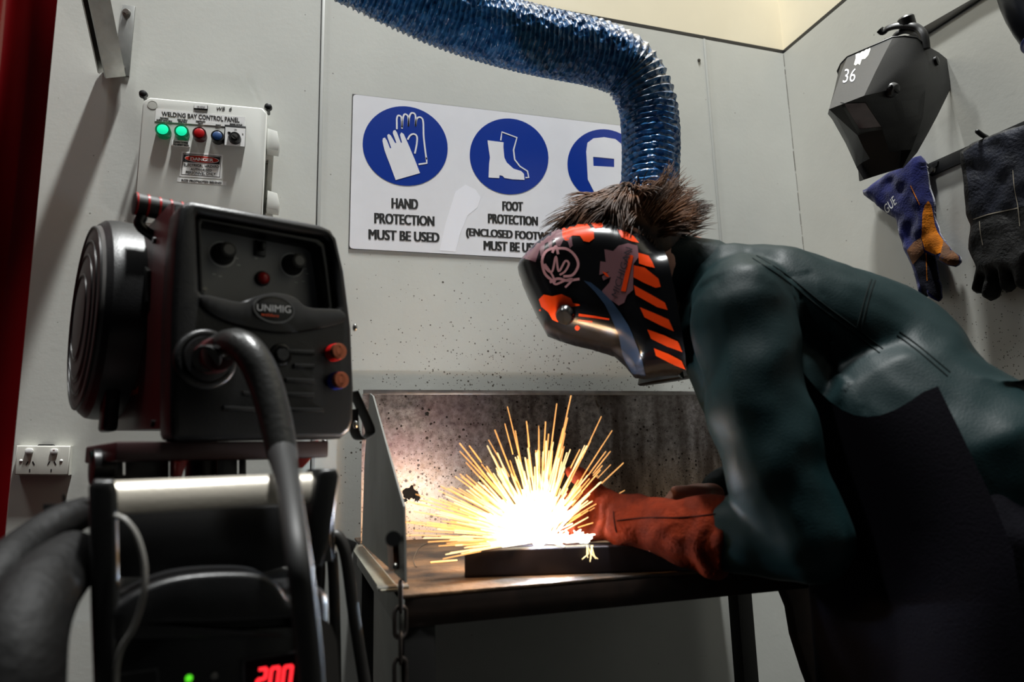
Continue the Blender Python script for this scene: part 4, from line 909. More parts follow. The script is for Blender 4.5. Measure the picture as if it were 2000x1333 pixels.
gb2 = mk('glove_body', gm2, m_blkl, g2_, sharp=80); tg2 = bvh(gm2)
mk('navy_cuff', decal(MB(), tg2, [z6((649, 642), (700, 603), (800, 564), (903, 529), (960, 515), (972, 700), (966, 850), (880, 872), (800, 890), (692, 920), (687, 916), (672, 860), (672, 790), (659, 700))], 5, .0012), mat('navy_leather', (11, 17, 34), .65, spec=.25, var=.5, vscale=16, bump=.28, bscale=140), gb2)
mb = MB(); decal(mb, tg2, [stroke(z6((692, 922), (760, 900), (880, 874)), 2)], 3, .0018); decal(mb, tg2, [stroke(z6((858, 715), (866, 800), (880, 870), (888, 950)), 1.6)], 3, .0018); decal(mb, tg2, [stroke(z6((718, 930), (722, 980), (732, 1030)), 1.6)], 3, .0018)
mk('seam', mb, mat('pale_thread', (120, 112, 98), .7), gb2)
# ================================================================== WELDING TABLE
TZ = .864; TX0, TX1, TY0, TY1 = .151, 1.2, 1.023, 1.72
m_sheet = sheet_mat()
m_rust = mat('rusty_bench_steel', (112, 84, 58), .62, .35, col2=(44, 38, 34), vscale=7, bump=.25, bscale=90, rvar=.12, vlo=.38, vhi=.6)
m_apron = mat('dark_rusty_steel', (48, 34, 26), .6, .4, var=.5, vscale=22)
m_legm = mat('black_steel_leg', (22, 21, 20), .5, .3)
m_grey = mat('dull_grey_sheet', (122, 122, 117), .5, .35, var=.15, vscale=16)
tb_ = thing('welding_table', V((.67, 1.37, 0)), 'steel welding table with a spatter-marked backsplash and rusty top', 'table')
mk('tabletop', MB().box(FF, TX0, TX1, TY0, WB - .003, TZ - .006, TZ, .0015), m_rust, tb_)  # strip behind the backsplash is added to keep lamp light off the lower wall
mk('front_rail', MB().box(FF, TX0 + .002, TX1, TY0 + .002, TY0 + .012, TZ - .046, TZ - .006, .001), m_apron, tb_)
mk('rear_rail', MB().box(FF, TX0 + .002, TX1, TY1 - .012, TY1 - .002, TZ - .046, TZ - .006, .001), m_apron, tb_)
mk('side_rail', MB().box(FF, TX0 - .004, TX0 + .004, TY0, TY1, TZ - .05, TZ - .006, .001), m_grey, tb_)
mk('side_rail', MB().box(FF, TX1 - .008, TX1, TY0, TY1, TZ - .05, TZ - .006, .001), m_apron, tb_)
for x, y in ((TX0 + .003, TY0 + .004), (TX1 - .05, TY0 + .004), (TX0 + .003, TY1 - .054), (TX1 - .05, TY1 - .054)):
    mk('leg', MB().box(FF, x, x + .046, y, y + .046, 0, TZ - .046, .002), m_legm, tb_)
FT = Fr((TX0 - .002, 0, 0), (0, -1, 0), (0, 0, 1))
mk('leg_cover_sheet', MB().box(FF, TX0 - .003, TX0, TY0 + .006, 1.36, .05, TZ - .05), m_grey, tb_)
FBk = Fr((0, TY1 - .002, 0), (1, 0, 0), (0, 0, 1))
a0, b0 = FBk.p(722, 768); b1 = FBk.p(1200, 772)[1]
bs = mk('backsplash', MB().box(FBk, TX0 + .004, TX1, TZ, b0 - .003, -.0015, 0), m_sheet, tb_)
mk('folded_lip', MB().box(FBk, TX0 + .006, TX1, b0 - .004, b0 + .008, -.004, .0035, .0008), mat('bare_galvanised', (150, 148, 148), .4, .75, var=.25, vscale=30), bs)
rg_ = lambda cx, cy, rx, ry, n=26: [FBk.p(cx + (rx * math.cos(2 * math.pi * k / n)) * (1 + random.uniform(-.35, .3)), cy + ry * math.sin(2 * math.pi * k / n) * (1 + random.uniform(-.35, .3))) for k in range(n)]
for q in ((801, 964, 14, 13), (815, 972, 6, 8), (790, 978, 5, 4), (834, 809, 4, 4), (838, 801, 2.4, 2.4), (729, 803, 5, 7)):
    mk('spatter_lump', MB().plate(FBk, [rg_(*q)], .0002, .0016), mat('burnt_slag', (22, 17, 13), .7), bs)
mk('wire_scrap', MB().tube([FBk.at(x, y, .002) for x, y in ((1165, 782), (1167, 788), (1171, 795))], .0013, 6), m_ink, bs)
wg = mk('side_shield', MB().plate(FT, [[FT.p(722, 769), FT.p(728, 774), FT.p(757, 880), FT.p(783, 972), FT.p(788, 990), FT.p(791, 1139), FT.p(707, 1062), FT.p(712, 900)]], -.003, 0), m_grey, tb_)
mk('shield_flange', MB().box(FF, TX0 - .026, TX0 + .002, TY0 + .03, 1.66, TZ, TZ + .003), mat('weathered_flange', (132, 130, 118), .5, .3, var=.25, vscale=20), wg)
pb = FT.at(756, 1056, .004)
cl_ = mk('clamp_strip', MB().plate(FT, [[FT.p(763, 1046), FT.p(775, 1044), FT.p(779, 1112), FT.p(768, 1116)]], 0, .007, .001), mat('coppery_strip', (150, 92, 54), .4, .7, var=.5, vscale=60), wg)
mk('clamp_bolt', MB().tube([FT.at(768, 1053, .006), FT.at(768, 1053, .03)], .0055, 6).cyl(FT.at(768, 1053, .03), FT.at(768, 1053, .036), .009), m_bp, cl_)
mk('clamp_screw', MB().ell(FT.at(772, 1107, .008), (.004, 0, 0), (0, .005, 0), (0, 0, .005), 12, 8), m_bolt, cl_)
eye = on_z(771, 1148, TZ + .002)
mk('chain_lug', MB().box(FF, eye.x - .026, eye.x + .02, eye.y - .012, eye.y + .01, TZ, TZ + .005, .001), mat('worn_zinc', (150, 148, 140), .35, .7), tb_)
# ---- chain
m_chain = mat('dull_chain_steel', (104, 96, 92), .35, .85, var=.3, vscale=60)
ct = V((eye.x - .001, TY0 - .012, TZ + .004))
ch = thing('steel_chain', ct - V((0, 0, .45)), 'dull steel chain hanging from the front left corner of the welding table', 'chain')
def link(c, turn):
    pts = []; w_, h_ = .0088, .0118
    for k in range(20):
        t = 2 * math.pi * k / 20; x = w_ * math.cos(t); z_ = w_ * math.sin(t) + (h_ if math.sin(t) > 0 else -h_)
        pts.append(c + V((x * math.cos(turn), x * math.sin(turn), z_)))
    n = V((-math.sin(turn), math.cos(turn), 0)); pts.append(pts[0]); mb = MB(); vs = []; fs = []; m = 8
    P = pts[:-1]; N_ = len(P)
    for i in range(N_):
        T_ = (P[(i + 1) % N_] - P[i - 1]).normalized(); a_ = T_.cross(n).normalized()
        for j in range(m): vs.append(P[i] + a_ * .0031 * math.cos(2 * math.pi * j / m) + n * .0031 * math.sin(2 * math.pi * j / m))
    for i in range(N_):
        for j in range(m): fs.append((i * m + j, ((i + 1) % N_) * m + j, ((i + 1) % N_) * m + (j + 1) % m, i * m + (j + 1) % m))
    return mb.add(vs, fs)
for k in range(13): mk('link', link(ct + V((0, 0, -.004 - .0338 * k)), R(12 if k % 2 else 84)), m_chain, ch)
# ---- workpiece
w0 = on_z(908, 1130, TZ); w1 = on_z(1160, 1122, TZ); wd_ = (w1 - w0).normalized(); fw_ = Fr(w0, wd_, V((-wd_.y, wd_.x, 0)))
hz = .0; d_ = ray(908, 1075); tt = ((w0 - CAM).dot(V((-wd_.y, wd_.x, 0)))) / d_.dot(V((-wd_.y, wd_.x, 0))); hz = (CAM + d_ * tt).z - TZ
m_tube = mat('blue_black_mill_steel', (44, 40, 48), .42, .5, var=.3, vscale=18)
wp = mk('steel_tube', MB().plate(Fr(w0, V((-wd_.y, wd_.x, 0)), (0, 0, 1)), [rrect(0, 0, .05, hz, .004), rrect(.003, .003, .047, hz - .003, .003)[::-1]], -.0, .40), m_tube)
if (wp.data.vertices[0].co).length > 9: pass
setp(wp, 'dark square steel tube being welded on the tabletop', 'steel tube')
# ---- arc and sparks
AX = (w0 + V((-wd_.y, wd_.x, 0)) * .022); tA = ((ray(1066, 1052)).cross(V((0, 0, 1))))
d_ = ray(1052, 1052); nn = V((-wd_.y, wd_.x, 0)); tt = (AX - CAM).dot(nn) / d_.dot(nn); ARC = CAM + d_ * tt; ARC.z = TZ + hz + .006
m_arc = mat('arc_plasma', (255, 255, 255), .5, emit=(255, 250, 244), estr=60)
setp(mk('welding_arc', MB().ell(ARC, (.010, 0, 0), (0, .008, 0), (0, 0, .006), 16, 10), m_arc), 'blinding white welding arc on top of the steel tube', 'welding arc')
la = bpy.data.lights.new('arc_light', 'POINT'); la.energy = 82; la.color = (.60, .79, 1.0); la.shadow_soft_size = .012
lo = bpy.data.objects.new('arc_light', la); COL.objects.link(lo); lo.location = ARC + V((0, 0, .022))
ls = bpy.data.lights.new('spark_glow', 'POINT'); ls.energy = 7; ls.color = (1.0, .62, .3); ls.shadow_soft_size = .045
lo = bpy.data.objects.new('spark_glow', ls); COL.objects.link(lo); lo.location = ARC + V((-.05, .0, .05))
def streaks(mb, n, lo_, hi_, rmin, rmax, w0_, w1_, jit):
    for _ in range(n):
        a_ = R(random.choices((random.gauss(128, 22), random.gauss(158, 13), random.gauss(84, 16), random.gauss(48, 14), random.gauss(172, 8)), (4, 4.2, 1.9, 1.7, 1.5))[0])
        if not (R(2) < a_ < R(183)): continue
        f_ = random.random() ** .8; Rm = rmin + (rmax - rmin) * f_
        Rm *= .62 + .38 * math.sin(min(max(a_, 0), math.pi)) ** .5 + (.22 if a_ > R(150) else 0)
        s0 = random.uniform(lo_, hi_) * Rm; ln = random.uniform(.35, .85) * (Rm - s0) + .012; e0 = s0; e1 = min(Rm, s0 + ln)
        dep = random.uniform(-.55, .55) * .6; dv = V((math.cos(a_), dep * .6 - .05, math.sin(a_))).normalized()
        org = ARC + V((random.gauss(0, jit), random.gauss(0, jit * .6), random.uniform(0, .004)))
        g_ = -.22
        P = [org + dv * r_ + V((0, 0, g_ * r_ * r_)) for r_ in (e0, (e0 * 2 + e1) / 3, (e0 + 2 * e1) / 3, e1)]
        if min(p.z for p in P) < TZ + .003: continue
        w_ = random.uniform(w0_, w1_); mb.capsule(P, [w_ * .75, w_, w_, w_ * .85], 6)
m_spk = mat('orange_spark', (255, 180, 100), .5, emit=(255, 188, 112), estr=1.0)
m_mid = mat('pale_spark', (255, 226, 160), .5, emit=(255, 226, 168), estr=1.5)
m_hot = mat('white_hot_spark', (255, 255, 240), .5, emit=(255, 247, 228), estr=4)
sk = thing('spark_shower', ARC, 'shower of orange and white sparks fanning up from the weld', 'sparks'); sk['kind'] = 'stuff'
mb = MB(); streaks(mb, 130, .3, .75, .11, .255, .0006, .0010, .006); 
for a_, L_ in ((76, .25), (79, .235), (73, .215), (84, .2), (60, .19), (47, .2), (39, .2), (28, .14), (112, .2), (128, .21), (169, .232)):
    dv = V((math.cos(R(a_)), random.uniform(-.15, .1), math.sin(R(a_)))).normalized(); P = [ARC + dv * L_ * f_ for f_ in (random.uniform(.25, .5), .75, 1)]
    mb.capsule(P, [.0007, .0010, .0009], 6)
mk('orange_sparks', mb, m_spk, sk)['kind'] = 'stuff'
mb = MB(); streaks(mb, 210, .1, .6, .08, .215, .0007, .0011, .006)
for _ in range(7):
    p = ARC + wd_ * random.uniform(.064, .084) + V((0, -.032, -.004)); mb.capsule([p, p + V((random.gauss(0, .003), -.004, -.012)), p + V((random.gauss(0, .005), -.006, -random.uniform(.016, .028)))], [.0006, .0007, .0005], 6)
mk('pale_sparks', mb, m_mid, sk)['kind'] = 'stuff'
mb = MB(); streaks(mb, 360, .02, .5, .03, .11, .0009, .0016, .008)
for _ in range(110):                                                # sparks running along the tube towards the glove
    x_ = random.uniform(.0, .08); p = ARC + wd_ * x_ + V((0, random.uniform(-.012, .012), random.uniform(-.003, .010))); d2_ = V((random.gauss(.3, .5), random.gauss(0, .4), random.uniform(-.1, .4))).normalized() * random.uniform(.008, .022)
    if p.z + d2_.z > TZ + .004: mb.capsule([p, p + d2_ * .5, p + d2_], [.0012, .0014, .001], 6)
mk('white_hot_sparks', mb, m_hot, sk)['kind'] = 'stuff'
p0 = on_z(842, 1099, TZ + .002); p1 = on_z(892, 1095, TZ + .004)
setp(mk('spark', MB().capsule([p0, p0.lerp(p1, .5), p1], [.0016, .0017, .0014], 8), m_spk), 'single orange spark streak skimming the tabletop left of the steel tube', 'spark')
setp(mk('wire_offcut', MB().tube(cr([on_z(x, y, TZ + .0012) for x, y in ((834, 1062), (818, 1072), (808, 1092), (810, 1104), (814, 1108))], 5), .0007, 6), m_bolt), 'thin curled wire offcut lying on the tabletop near the side shield', 'wire')
setp(mk('hanging_cloth', MB().plate(Fr(on_y(1560, 1240, 1.3), (1, 0, 0), (0, 0, 1)), [[Fr(on_y(1560, 1240, 1.3), (1, 0, 0), (0, 0, 1)).p(*q) for q in ((1512, 1130), (1584, 1124), (1588, 1190), (1624, 1300), (1640, 1400), (1600, 1400), (1566, 1310), (1544, 1240), (1535, 1186))]], -.012, .012, .01, 3), mat('dark_brown_leather', (58, 34, 22), .7, var=.5, vscale=14)), 'dark brown leather cloth hanging under the welding table', 'cloth')
# ================================================================== WELDER
fwd = V((-.866, .5, 0)); Lf = V((-.5, -.866, 0)); UP = V((0, 0, 1))
m_jkt = mat('dark_teal_softshell', (9, 31, 33), .52, var=.12, vscale=6, bump=.08, bscale=300, spec=.16)
m_skin = mat('skin', (230, 166, 144), .45, var=.08, vscale=30, spec=.4)
pe = thing('person', V((1.0, .83, 0)), 'person in dark teal jacket and graffiti welding helmet bending over the sparks', 'person')
SPN = [(1402, 468, 1.095, .075, .13), (1440, 474, 1.085, .11, .16), (1510, 484, 1.06, .185, .20), (1600, 505, 1.02, .2, .26), (1700, 536, .98, .195, .29), (1790, 578, .94, .188, .3), (1855, 636, .9, .182, .3), (1900, 712, .865, .178, .29), (1928, 790, .835, .172, .28)]
DP = [on_y(a, b, c) - V((0, 0, .012)) for a, b, c, _, _ in SPN]
def sring(D, T, w, t, n=28, ex=.95, inset=0):
    Dn = T.cross(Lf); Dn = Dn if Dn.z > 0 or Dn.x > 0 else -Dn; Dn.normalize()
    c = D - Dn * (t / 2)
    sg_ = lambda x, e: math.copysign(abs(x) ** e, x)
    return [c + Lf * ((w - inset) * sg_(math.cos(2 * math.pi * k / n), ex)) + Dn * ((t / 2 - inset) * sg_(math.sin(2 * math.pi * k / n), ex)) for k in range(n)]
def torso(inset=0, lo=0, hi=99):
    D_ = cr(DP, 4); W_ = crn([s[3] for s in SPN], 4); T_ = crn([s[4] for s in SPN], 4); o = []
    for i in range(len(D_)):
        tg_ = (D_[min(i + 1, len(D_) - 1)] - D_[max(i - 1, 0)]).normalized()
        if lo <= i <= hi: o.append(sring(D_[i], tg_, W_[i], T_[i], inset=inset))
    return o
def P(px, py, Y): return on_y(px, py, Y)
N_ = DP[1]
S1 = P(1452, 606, .915); E1 = P(1572, 1046, .855); Wr1 = P(1222, 1020, 1.07)
S2 = N_ - Lf * .16 + V((0, 0, -.12)); E2 = P(1560, 905, 1.2); Wr2 = P(1398, 964, 1.13)
HC = P(1232, 500, 1.13)
tilt = R(33); f_ = (fwd * math.cos(tilt) - UP * math.sin(tilt)).normalized(); up_ = (UP * math.cos(tilt) + fwd * math.sin(tilt)).normalized()
PEL = P(1868, 985, .84); NC = N_ - UP * .095 - Lf * .0
# ---- hands
def hand(mb, w, d, nrm, sd, sc, curl, thumb, rad=1.0, spread=.12):
    """wrist, pointing direction, back-of-hand normal, thumb side"""
    d, nrm, sd = d.normalized(), nrm.normalized(), sd.normalized()
    kn = []
    for i in range(4): kn.append(w + (d * (.088 - .004 * abs(i - 1)) + sd * (.028 - .0195 * i)) * sc)
    for i in range(4): mb.capsule([w + sd * (.018 - .012 * i) * sc, (w + kn[i]) / 2 + nrm * .004 * sc, kn[i]], [.017 * sc * rad, .0155 * sc * rad, .0115 * sc * rad], 10)
    for i, l_ in enumerate((.072, .08, .074, .058)):
        p = kn[i]; a_ = curl[0]; pts = [p]; base = d + sd * spread * (1.5 - i) * .5
        for j, fr_ in enumerate((.48, .3, .22)):
            q = (base * math.cos(R(a_)) - nrm * math.sin(R(a_))).normalized(); p = p + q * l_ * fr_ * sc; pts.append(p); a_ += curl[1]
        mb.capsule(pts, [.0098 * sc * rad, .0092 * sc * rad, .0084 * sc * rad, .0074 * sc * rad], 10)
    t0 = w + (d * .022 + sd * .026) * sc; pts = [w + (d * .012 + sd * .012) * sc, t0 + (sd * .014 + d * .018) * sc]
    for q, l_ in zip(thumb, (.034, .028)): pts.append(pts[-1] + (d * q[0] + sd * q[1] + nrm * q[2]).normalized() * l_ * sc)
    mb.capsule(pts, [.016 * sc * rad, .0135 * sc * rad, .0108 * sc * rad, .009 * sc * rad], 10)
# ---- body: one continuous skin
bd_ = MB()
bd_.loft(torso(.045, 4))
bd_.capsule([N_ - UP * .13 + V((.0, 0, 0)), N_.lerp(HC, .5) - UP * .02, HC - f_ * .02 - up_ * .05], [.062, .056, .056], 16)
bd_.ell(HC + up_ * .022 - f_ * .008, f_ * .098, Lf * .076, up_ * .1, 24, 16)
bd_.ell(HC + f_ * .02 - up_ * .055, f_ * .066, Lf * .058, up_ * .066, 20, 12)
bd_.capsule([HC + f_ * .082 + up_ * .018, HC + f_ * .1 - up_ * .012, HC + f_ * .112 - up_ * .028], [.009, .011, .014], 10)      # nose
bd_.capsule([HC + f_ * .078 + up_ * .034 + Lf * .04, HC + f_ * .088 + up_ * .036, HC + f_ * .078 + up_ * .034 - Lf * .04], [.01, .011, .01], 10)
for dz in (-.058, -.07): bd_.capsule([HC + f_ * .072 + up_ * dz + Lf * .02, HC + f_ * .086 + up_ * dz, HC + f_ * .072 + up_ * dz - Lf * .02], [.006, .008, .006], 10)
for s_ in (1, -1): bd_.ell(HC + Lf * .079 * s_ - f_ * .012 + up_ * .002, f_ * .02, Lf * .008, up_ * .032, 14, 10)
bd_.capsule([DP[-1] + fwd * .13, PEL + UP * .04, PEL - UP * .02], [.1, .12, .12], 16)
for s_ in (1, -1):
    h_ = PEL + Lf * .085 * s_ - UP * .03; kn_ = h_ + fwd * .06 - UP * .43; an = h_ + fwd * .01 - UP * .845
    bd_.capsule([h_, h_.lerp(kn_, .5), kn_, kn_.lerp(an, .35), an], [.088, .074, .056, .055, .036], 16)
    bd_.capsule([an - UP * .035, an + fwd * .09 - UP * .052, an + fwd * .16 - UP * .058], [.034, .03, .024], 12)
bd_.capsule([S1, S1.lerp(E1, .5), E1], [.056, .05, .042], 14); bd_.capsule([E1, E1.lerp(Wr1, .4), Wr1], [.042, .04, .028], 14)
bd_.capsule([S2, S2.lerp(E2, .5), E2], [.056, .05, .042], 14); bd_.capsule([E2, E2.lerp(Wr2, .4), Wr2], [.042, .036, .027], 14)
d1_ = (P(1160, 1008, 1.12) - Wr1); hand(bd_, Wr1, d1_, V((.1, -.75, .5)), V((0, .45, .8)), .92, (50, 45), ((.8, .6, -.1), (1, .1, -.4)))
d2_ = (P(1325, 966, 1.13) - Wr2); hand(bd_, Wr2, d2_, V((0, .12, 1)), V((-.25, -1, .1)), 1.0, (38, 34), ((1, .1, .12), (1, 0, .05)))
bf = fuse(bd_, .0055, 4)
body = mk('body', bf, m_skin, pe, sharp=180)
for s_ in (1, -1): mk('eye', MB().ell(HC + f_ * .082 + up_ * .012 + Lf * .031 * s_, f_ * .011, Lf * .012, up_ * .011, 16, 10), mat('eye_white', (226, 222, 214), .2), body)
# ---- trousers and boots
tr_ = MB()
tr_.capsule([PEL + UP * .1, PEL + UP * .02, PEL - UP * .04], [.13, .15, .145], 20)
for s_ in (1, -1):
    h_ = PEL + Lf * .085 * s_ - UP * .03; kn_ = h_ + fwd * .06 - UP * .43; an = h_ + fwd * .01 - UP * .83
    tr_.capsule([h_, h_.lerp(kn_, .5), kn_, kn_.lerp(an, .4), an], [.106, .092, .078, .076, .068], 18)
m_trs = mat('dark_navy_drill', (14, 13, 20), .85, spec=.1, var=.2, vscale=12, bump=.15, bscale=250)
tm = fuse(tr_, .009, 3)
for i, v in enumerate(tm.v): tm.v[i] = v + V((1, 1, 0)) * noise.noise(V((v.x * 14, v.y * 14, v.z * 7))) * .008
mk('trousers', tm, m_trs, pe, sharp=180)
for s_ in (1, -1):
    an = PEL + Lf * .085 * s_ - UP * .03 + fwd * .01 - UP * .845; b_ = MB()
    b_.capsule([an + UP * .1, an, an - UP * .03], [.06, .056, .05], 14); b_.capsule([an - UP * .035 - fwd * .03, an + fwd * .1 - UP * .045, an + fwd * .19 - UP * .05], [.045, .044, .038], 14)
    bm_ = fuse(b_, .008, 3)
    for i, v in enumerate(bm_.v): bm_.v[i] = V((v.x, v.y, max(v.z, .002)))
    mk('boot', bm_, m_bp, pe, sharp=180)
# ---- jacket: torso, sleeves, collar as one garment
jk = MB(); rj = torso(0); jk.loft(rj)
jk.capsule([NC, NC.lerp(S2, .5), S2], [.085, .08, .078], 16)
jk.capsule([DP[-3] + fwd * .12 - UP * .12, DP[-1] + fwd * .14 - UP * .04, PEL + UP * .06, PEL - UP * .08, PEL - UP * .2], [.17, .182, .18, .178, .176], 22)
jk.capsule([P(1425, 560, 1.06), P(1425, 640, 1.03), P(1500, 760, 1.0)], [.085, .1, .12], 18)
jk.capsule([NC, NC.lerp(S1, .6), S1], [.085, .085, .084], 16)
jk.capsule([S1, P(1462, 700, .905), P(1480, 810, .89), P(1515, 930, .872), E1], [.084, .08, .077, .073, .07], 18)
jk.capsule([E1, P(1500, 1046, .9), P(1430, 1043, .94), P(1392, 1040, .963)], [.07, .063, .058, .054], 18)
jk.capsule([S2, S2.lerp(E2, .5), E2], [.078, .07, .062], 16); jk.capsule([E2, E2.lerp(Wr2, .45), P(1412, 960, 1.132)], [.062, .05, .04], 16)
jm = fuse(jk, .0065, 5)
NN = normals(jm)
ax1 = (E1 - S1).normalized()
for i, v in enumerate(jm.v):
    w = noise.noise(v * 9) * .006 + noise.noise(v * 22) * .003
    # pulled folds running from the armpit and round the upper arm
    rel = v - S1; along = rel.dot(ax1); rad_ = (rel - ax1 * along).length
    if rad_ < .13 and -.05 < along < .5:
        q = along * 46 + math.atan2(rel.dot(Lf), rel.dot(fwd)) * 1.7
        w += math.sin(q) * .0045 * max(0, 1 - abs(along - .1) / .3)
    jm.v[i] = v + NN[i] * w
jt = mk('jacket', jm, m_jkt, pe, sharp=180); tj = bvh(jm)
m_thr = mat('dark_teal_seam', (9, 20, 20), .8, spec=.1)
mb = MB()
for pts in (((1470, 505), (1530, 545), (1600, 600), (1660, 645), (1718, 690)), ((1478, 500), (1538, 539), (1606, 593), (1666, 637), (1724, 682)), ((1702, 546), (1690, 580), (1674, 640)), ((1709, 548), (1697, 583), (1681, 644)), ((1752, 655), (1795, 688), (1850, 735)), ((1757, 648), (1800, 681), (1855, 727))):
    q = surf_path(tj, pts, .0002, 10)
    if len(q) > 3: mb.tube(q, .0013, 6)
mk('seam', mb, m_thr, jt)
# standing collar round the neck
tgc = (DP[2] - DP[0]).normalized(); cl = []
for k, (o_, w_, t_) in enumerate(((0.03, .1, .15), (.0, .088, .14), (-.026, .084, .14), (-.055, .083, .14), (-.085, .086, .145))):
    cl.append(sring(DP[0] + tgc * o_ + UP * (.004 if k else -.01), tgc, w_, t_, 36, .9))
ci = [[p + (sum(r, V((0, 0, 0))) / len(r) - p) * .06 for p in r] for r in cl]
mk('collar', MB().loft(cl + ci[::-1], cap=False), m_jkt, jt, sharp=60)
# jacket skirt flaring below the apron tie
sk_ = []
for px, py, Y, w_, t_, sl_ in ((1926, 786, .836, .176, .285, 0), (1952, 832, .82, .186, .3, .3), (2005, 872, .785, .2, .33, .6), (2055, 950, .76, .2, .35, .85), (2080, 1060, .755, .202, .36, 1), (2088, 1150, .755, .204, .37, 1)):
    tg_ = ((DP[-1] - DP[-2]).normalized() * (1 - sl_) + V((0, 0, -1)) * sl_).normalized(); sk_.append(sring(P(px, py, Y), tg_, w_, t_, 40, .85))
sk_ = [[a.lerp(b, t) for a, b in zip(r, q)] for r, q in zip(sk_, sk_[1:]) for t in (0, .33, .66)] + [sk_[-1]]
sk_ = [[p + V((math.sin(k * 1.1), math.cos(k * 1.3), 0)) * .006 * (i / 12) for k, p in enumerate(r)] for i, r in enumerate(sk_)]
sk_ = [[r[k % 40] for k in range(1, 20)] for r in sk_]             # open at the front, under the apron
cs_ = [PEL * 1.0 for r in sk_]
si = [[p - (p - V((PEL.x, PEL.y, p.z))) * .02 for p in r] for r in sk_]
ss = MB().loft(sk_, cap=False, closed=False); ss.loft([r[::-1] for r in si], cap=False, closed=False); mk('jacket_skirt', ss, m_jkt, jt, sharp=80)
# ---- apron
m_apr = mat('navy_black_canvas', (12, 10, 18), .85, spec=.1, var=.25, vscale=8, bump=.1, bscale=300)
ap = []
for i in range(16):
    t_ = i / 15; rw = []
    for k in range(35):
        a_ = -1.85 + 3.3 * k / 34; up_f = max(0, math.cos(a_)) ** 4
        zt_ = PEL.z + .06 + .11 * min(abs(a_) / 1.4, 1) ** 2 + .2 * up_f; z_ = zt_ * (1 - t_) + (PEL.z - .62) * t_; i_ = t_ * 14
        c_ = PEL + fwd * (.05 * max(0, 1 - t_ * 4)); r1, r2_ = .196 + .016 * min(i_ / 4, 1) + .006 * i_ ** .5, .19 + .012 * min(i_ / 4, 1) + .005 * i_ ** .5
        rw.append(V((c_.x, c_.y, z_)) + fwd * (r2_ * math.cos(a_)) + Lf * (r1 * math.sin(a_)) + (fwd * math.cos(a_) + Lf * math.sin(a_)) * (.012 * math.sin(a_ * 5 + i_ * .3) * min(1, i_ / 4)))
    ap.append(rw)
ai = [[p - (p - V((PEL.x, PEL.y, p.z))) * .02 for p in r] for r in ap]
am = MB().loft(ap, cap=False, closed=False); n0 = len(am.v); am.loft([list(reversed(r)) for r in ai], cap=False, closed=False)
apn = mk('apron', am, m_apr, pe, sharp=80)
tie = sring(P(1930, 800, .834), (DP[-1] - DP[-2]).normalized(), .182, .255, 40, .85)
mk('apron_tie', MB().tube(tie + [tie[0]], [(.014, .004)] * 41, 8, up=UP), m_apr, apn)
# ---- red gauntlet
gl_ = MB()
g0, g1_, g2g = P(1405, 1046, .957), P(1330, 1036, 1.0), P(1225, 1016, 1.068)
gl_.tube([P(1422, 1052, .948), P(1412, 1050, .953), g0.lerp(g1_, .5), g1_, P(1275, 1024, 1.035), g2g, P(1200, 1010, 1.085)], [.0615, .0625, .057, .0525, .048, .043, .04], 24)
hand(gl_, g2g, P(1155, 1010, 1.115) - g2g, V((.1, -.75, .5)), V((0, .45, .8)), 1.12, (42, 42), ((.55, .85, 0), (.75, .75, -.1)), 1.36)
gl_.capsule([P(1200, 996, 1.08), P(1172, 968, 1.1), P(1152, 946, 1.11)], [.028, .022, .016], 14)
gm3 = fuse(gl_, .0045, 4); NG = normals(gm3); gax = (g2g - g0).normalized()
for i, v in enumerate(gm3.v):
    al = (v - g0).dot(gax); s_ = math.sin(al * 95 + noise.noise(v * 20) * 4)
    gm3.v[i] = v + NG[i] * (noise.noise(v * 26) * .006 + s_ * .0018 + noise.noise(v * 11) * .009)
m_red = mat('rust_red_suede', (98, 32, 12), .9, spec=.08, var=.55, vscale=20, bump=.3, bscale=200)
gt = mk('gauntlet', gm3, m_red, pe, 'rust red suede gauntlet', sharp=180); t3 = bvh(gm3)
mb = MB()
for pts in (((1205, 1018), (1260, 1012), (1320, 1012), (1370, 1008), (1405, 1004)), ((1198, 1000), (1200, 1020), (1204, 1040))):
    q = surf_path(t3, pts, .0002, 8)
    if len(q) > 3: mb.tube(q, .0013, 6)
mk('seam', mb, mat('dark_red_thread', (40, 14, 10), .9, spec=.05), gt)
mk('gauntlet_lettering', decal_text(MB(), t3, 'RSOLA', [(1268, 1074), (1300, 1112), (1290, 1120), (1260, 1082)], 0, .001), mat('worn_pink_print', (190, 120, 104), .7), gt)
# ---- torch in the gloved hand
tc_ = [P(1230, 1024, 1.06), P(1160, 1012, 1.12), P(1120, 1016, 1.15), ARC + V((.04, .002, .028)), ARC + V((.016, .0, .012))]
wt = thing('welding_torch', ARC, 'black welding torch held in the red gauntlet, its tip at the arc', 'welding torch')
tp = cr(tc_, 6); mk('neck', MB().tube(tp[:-5], [.013] * 8 + [.008] * (len(tp) - 13), 14), m_bp, wt)
mk('nozzle', MB().tube(tp[-7:], .0085, 16), m_copper, wt)
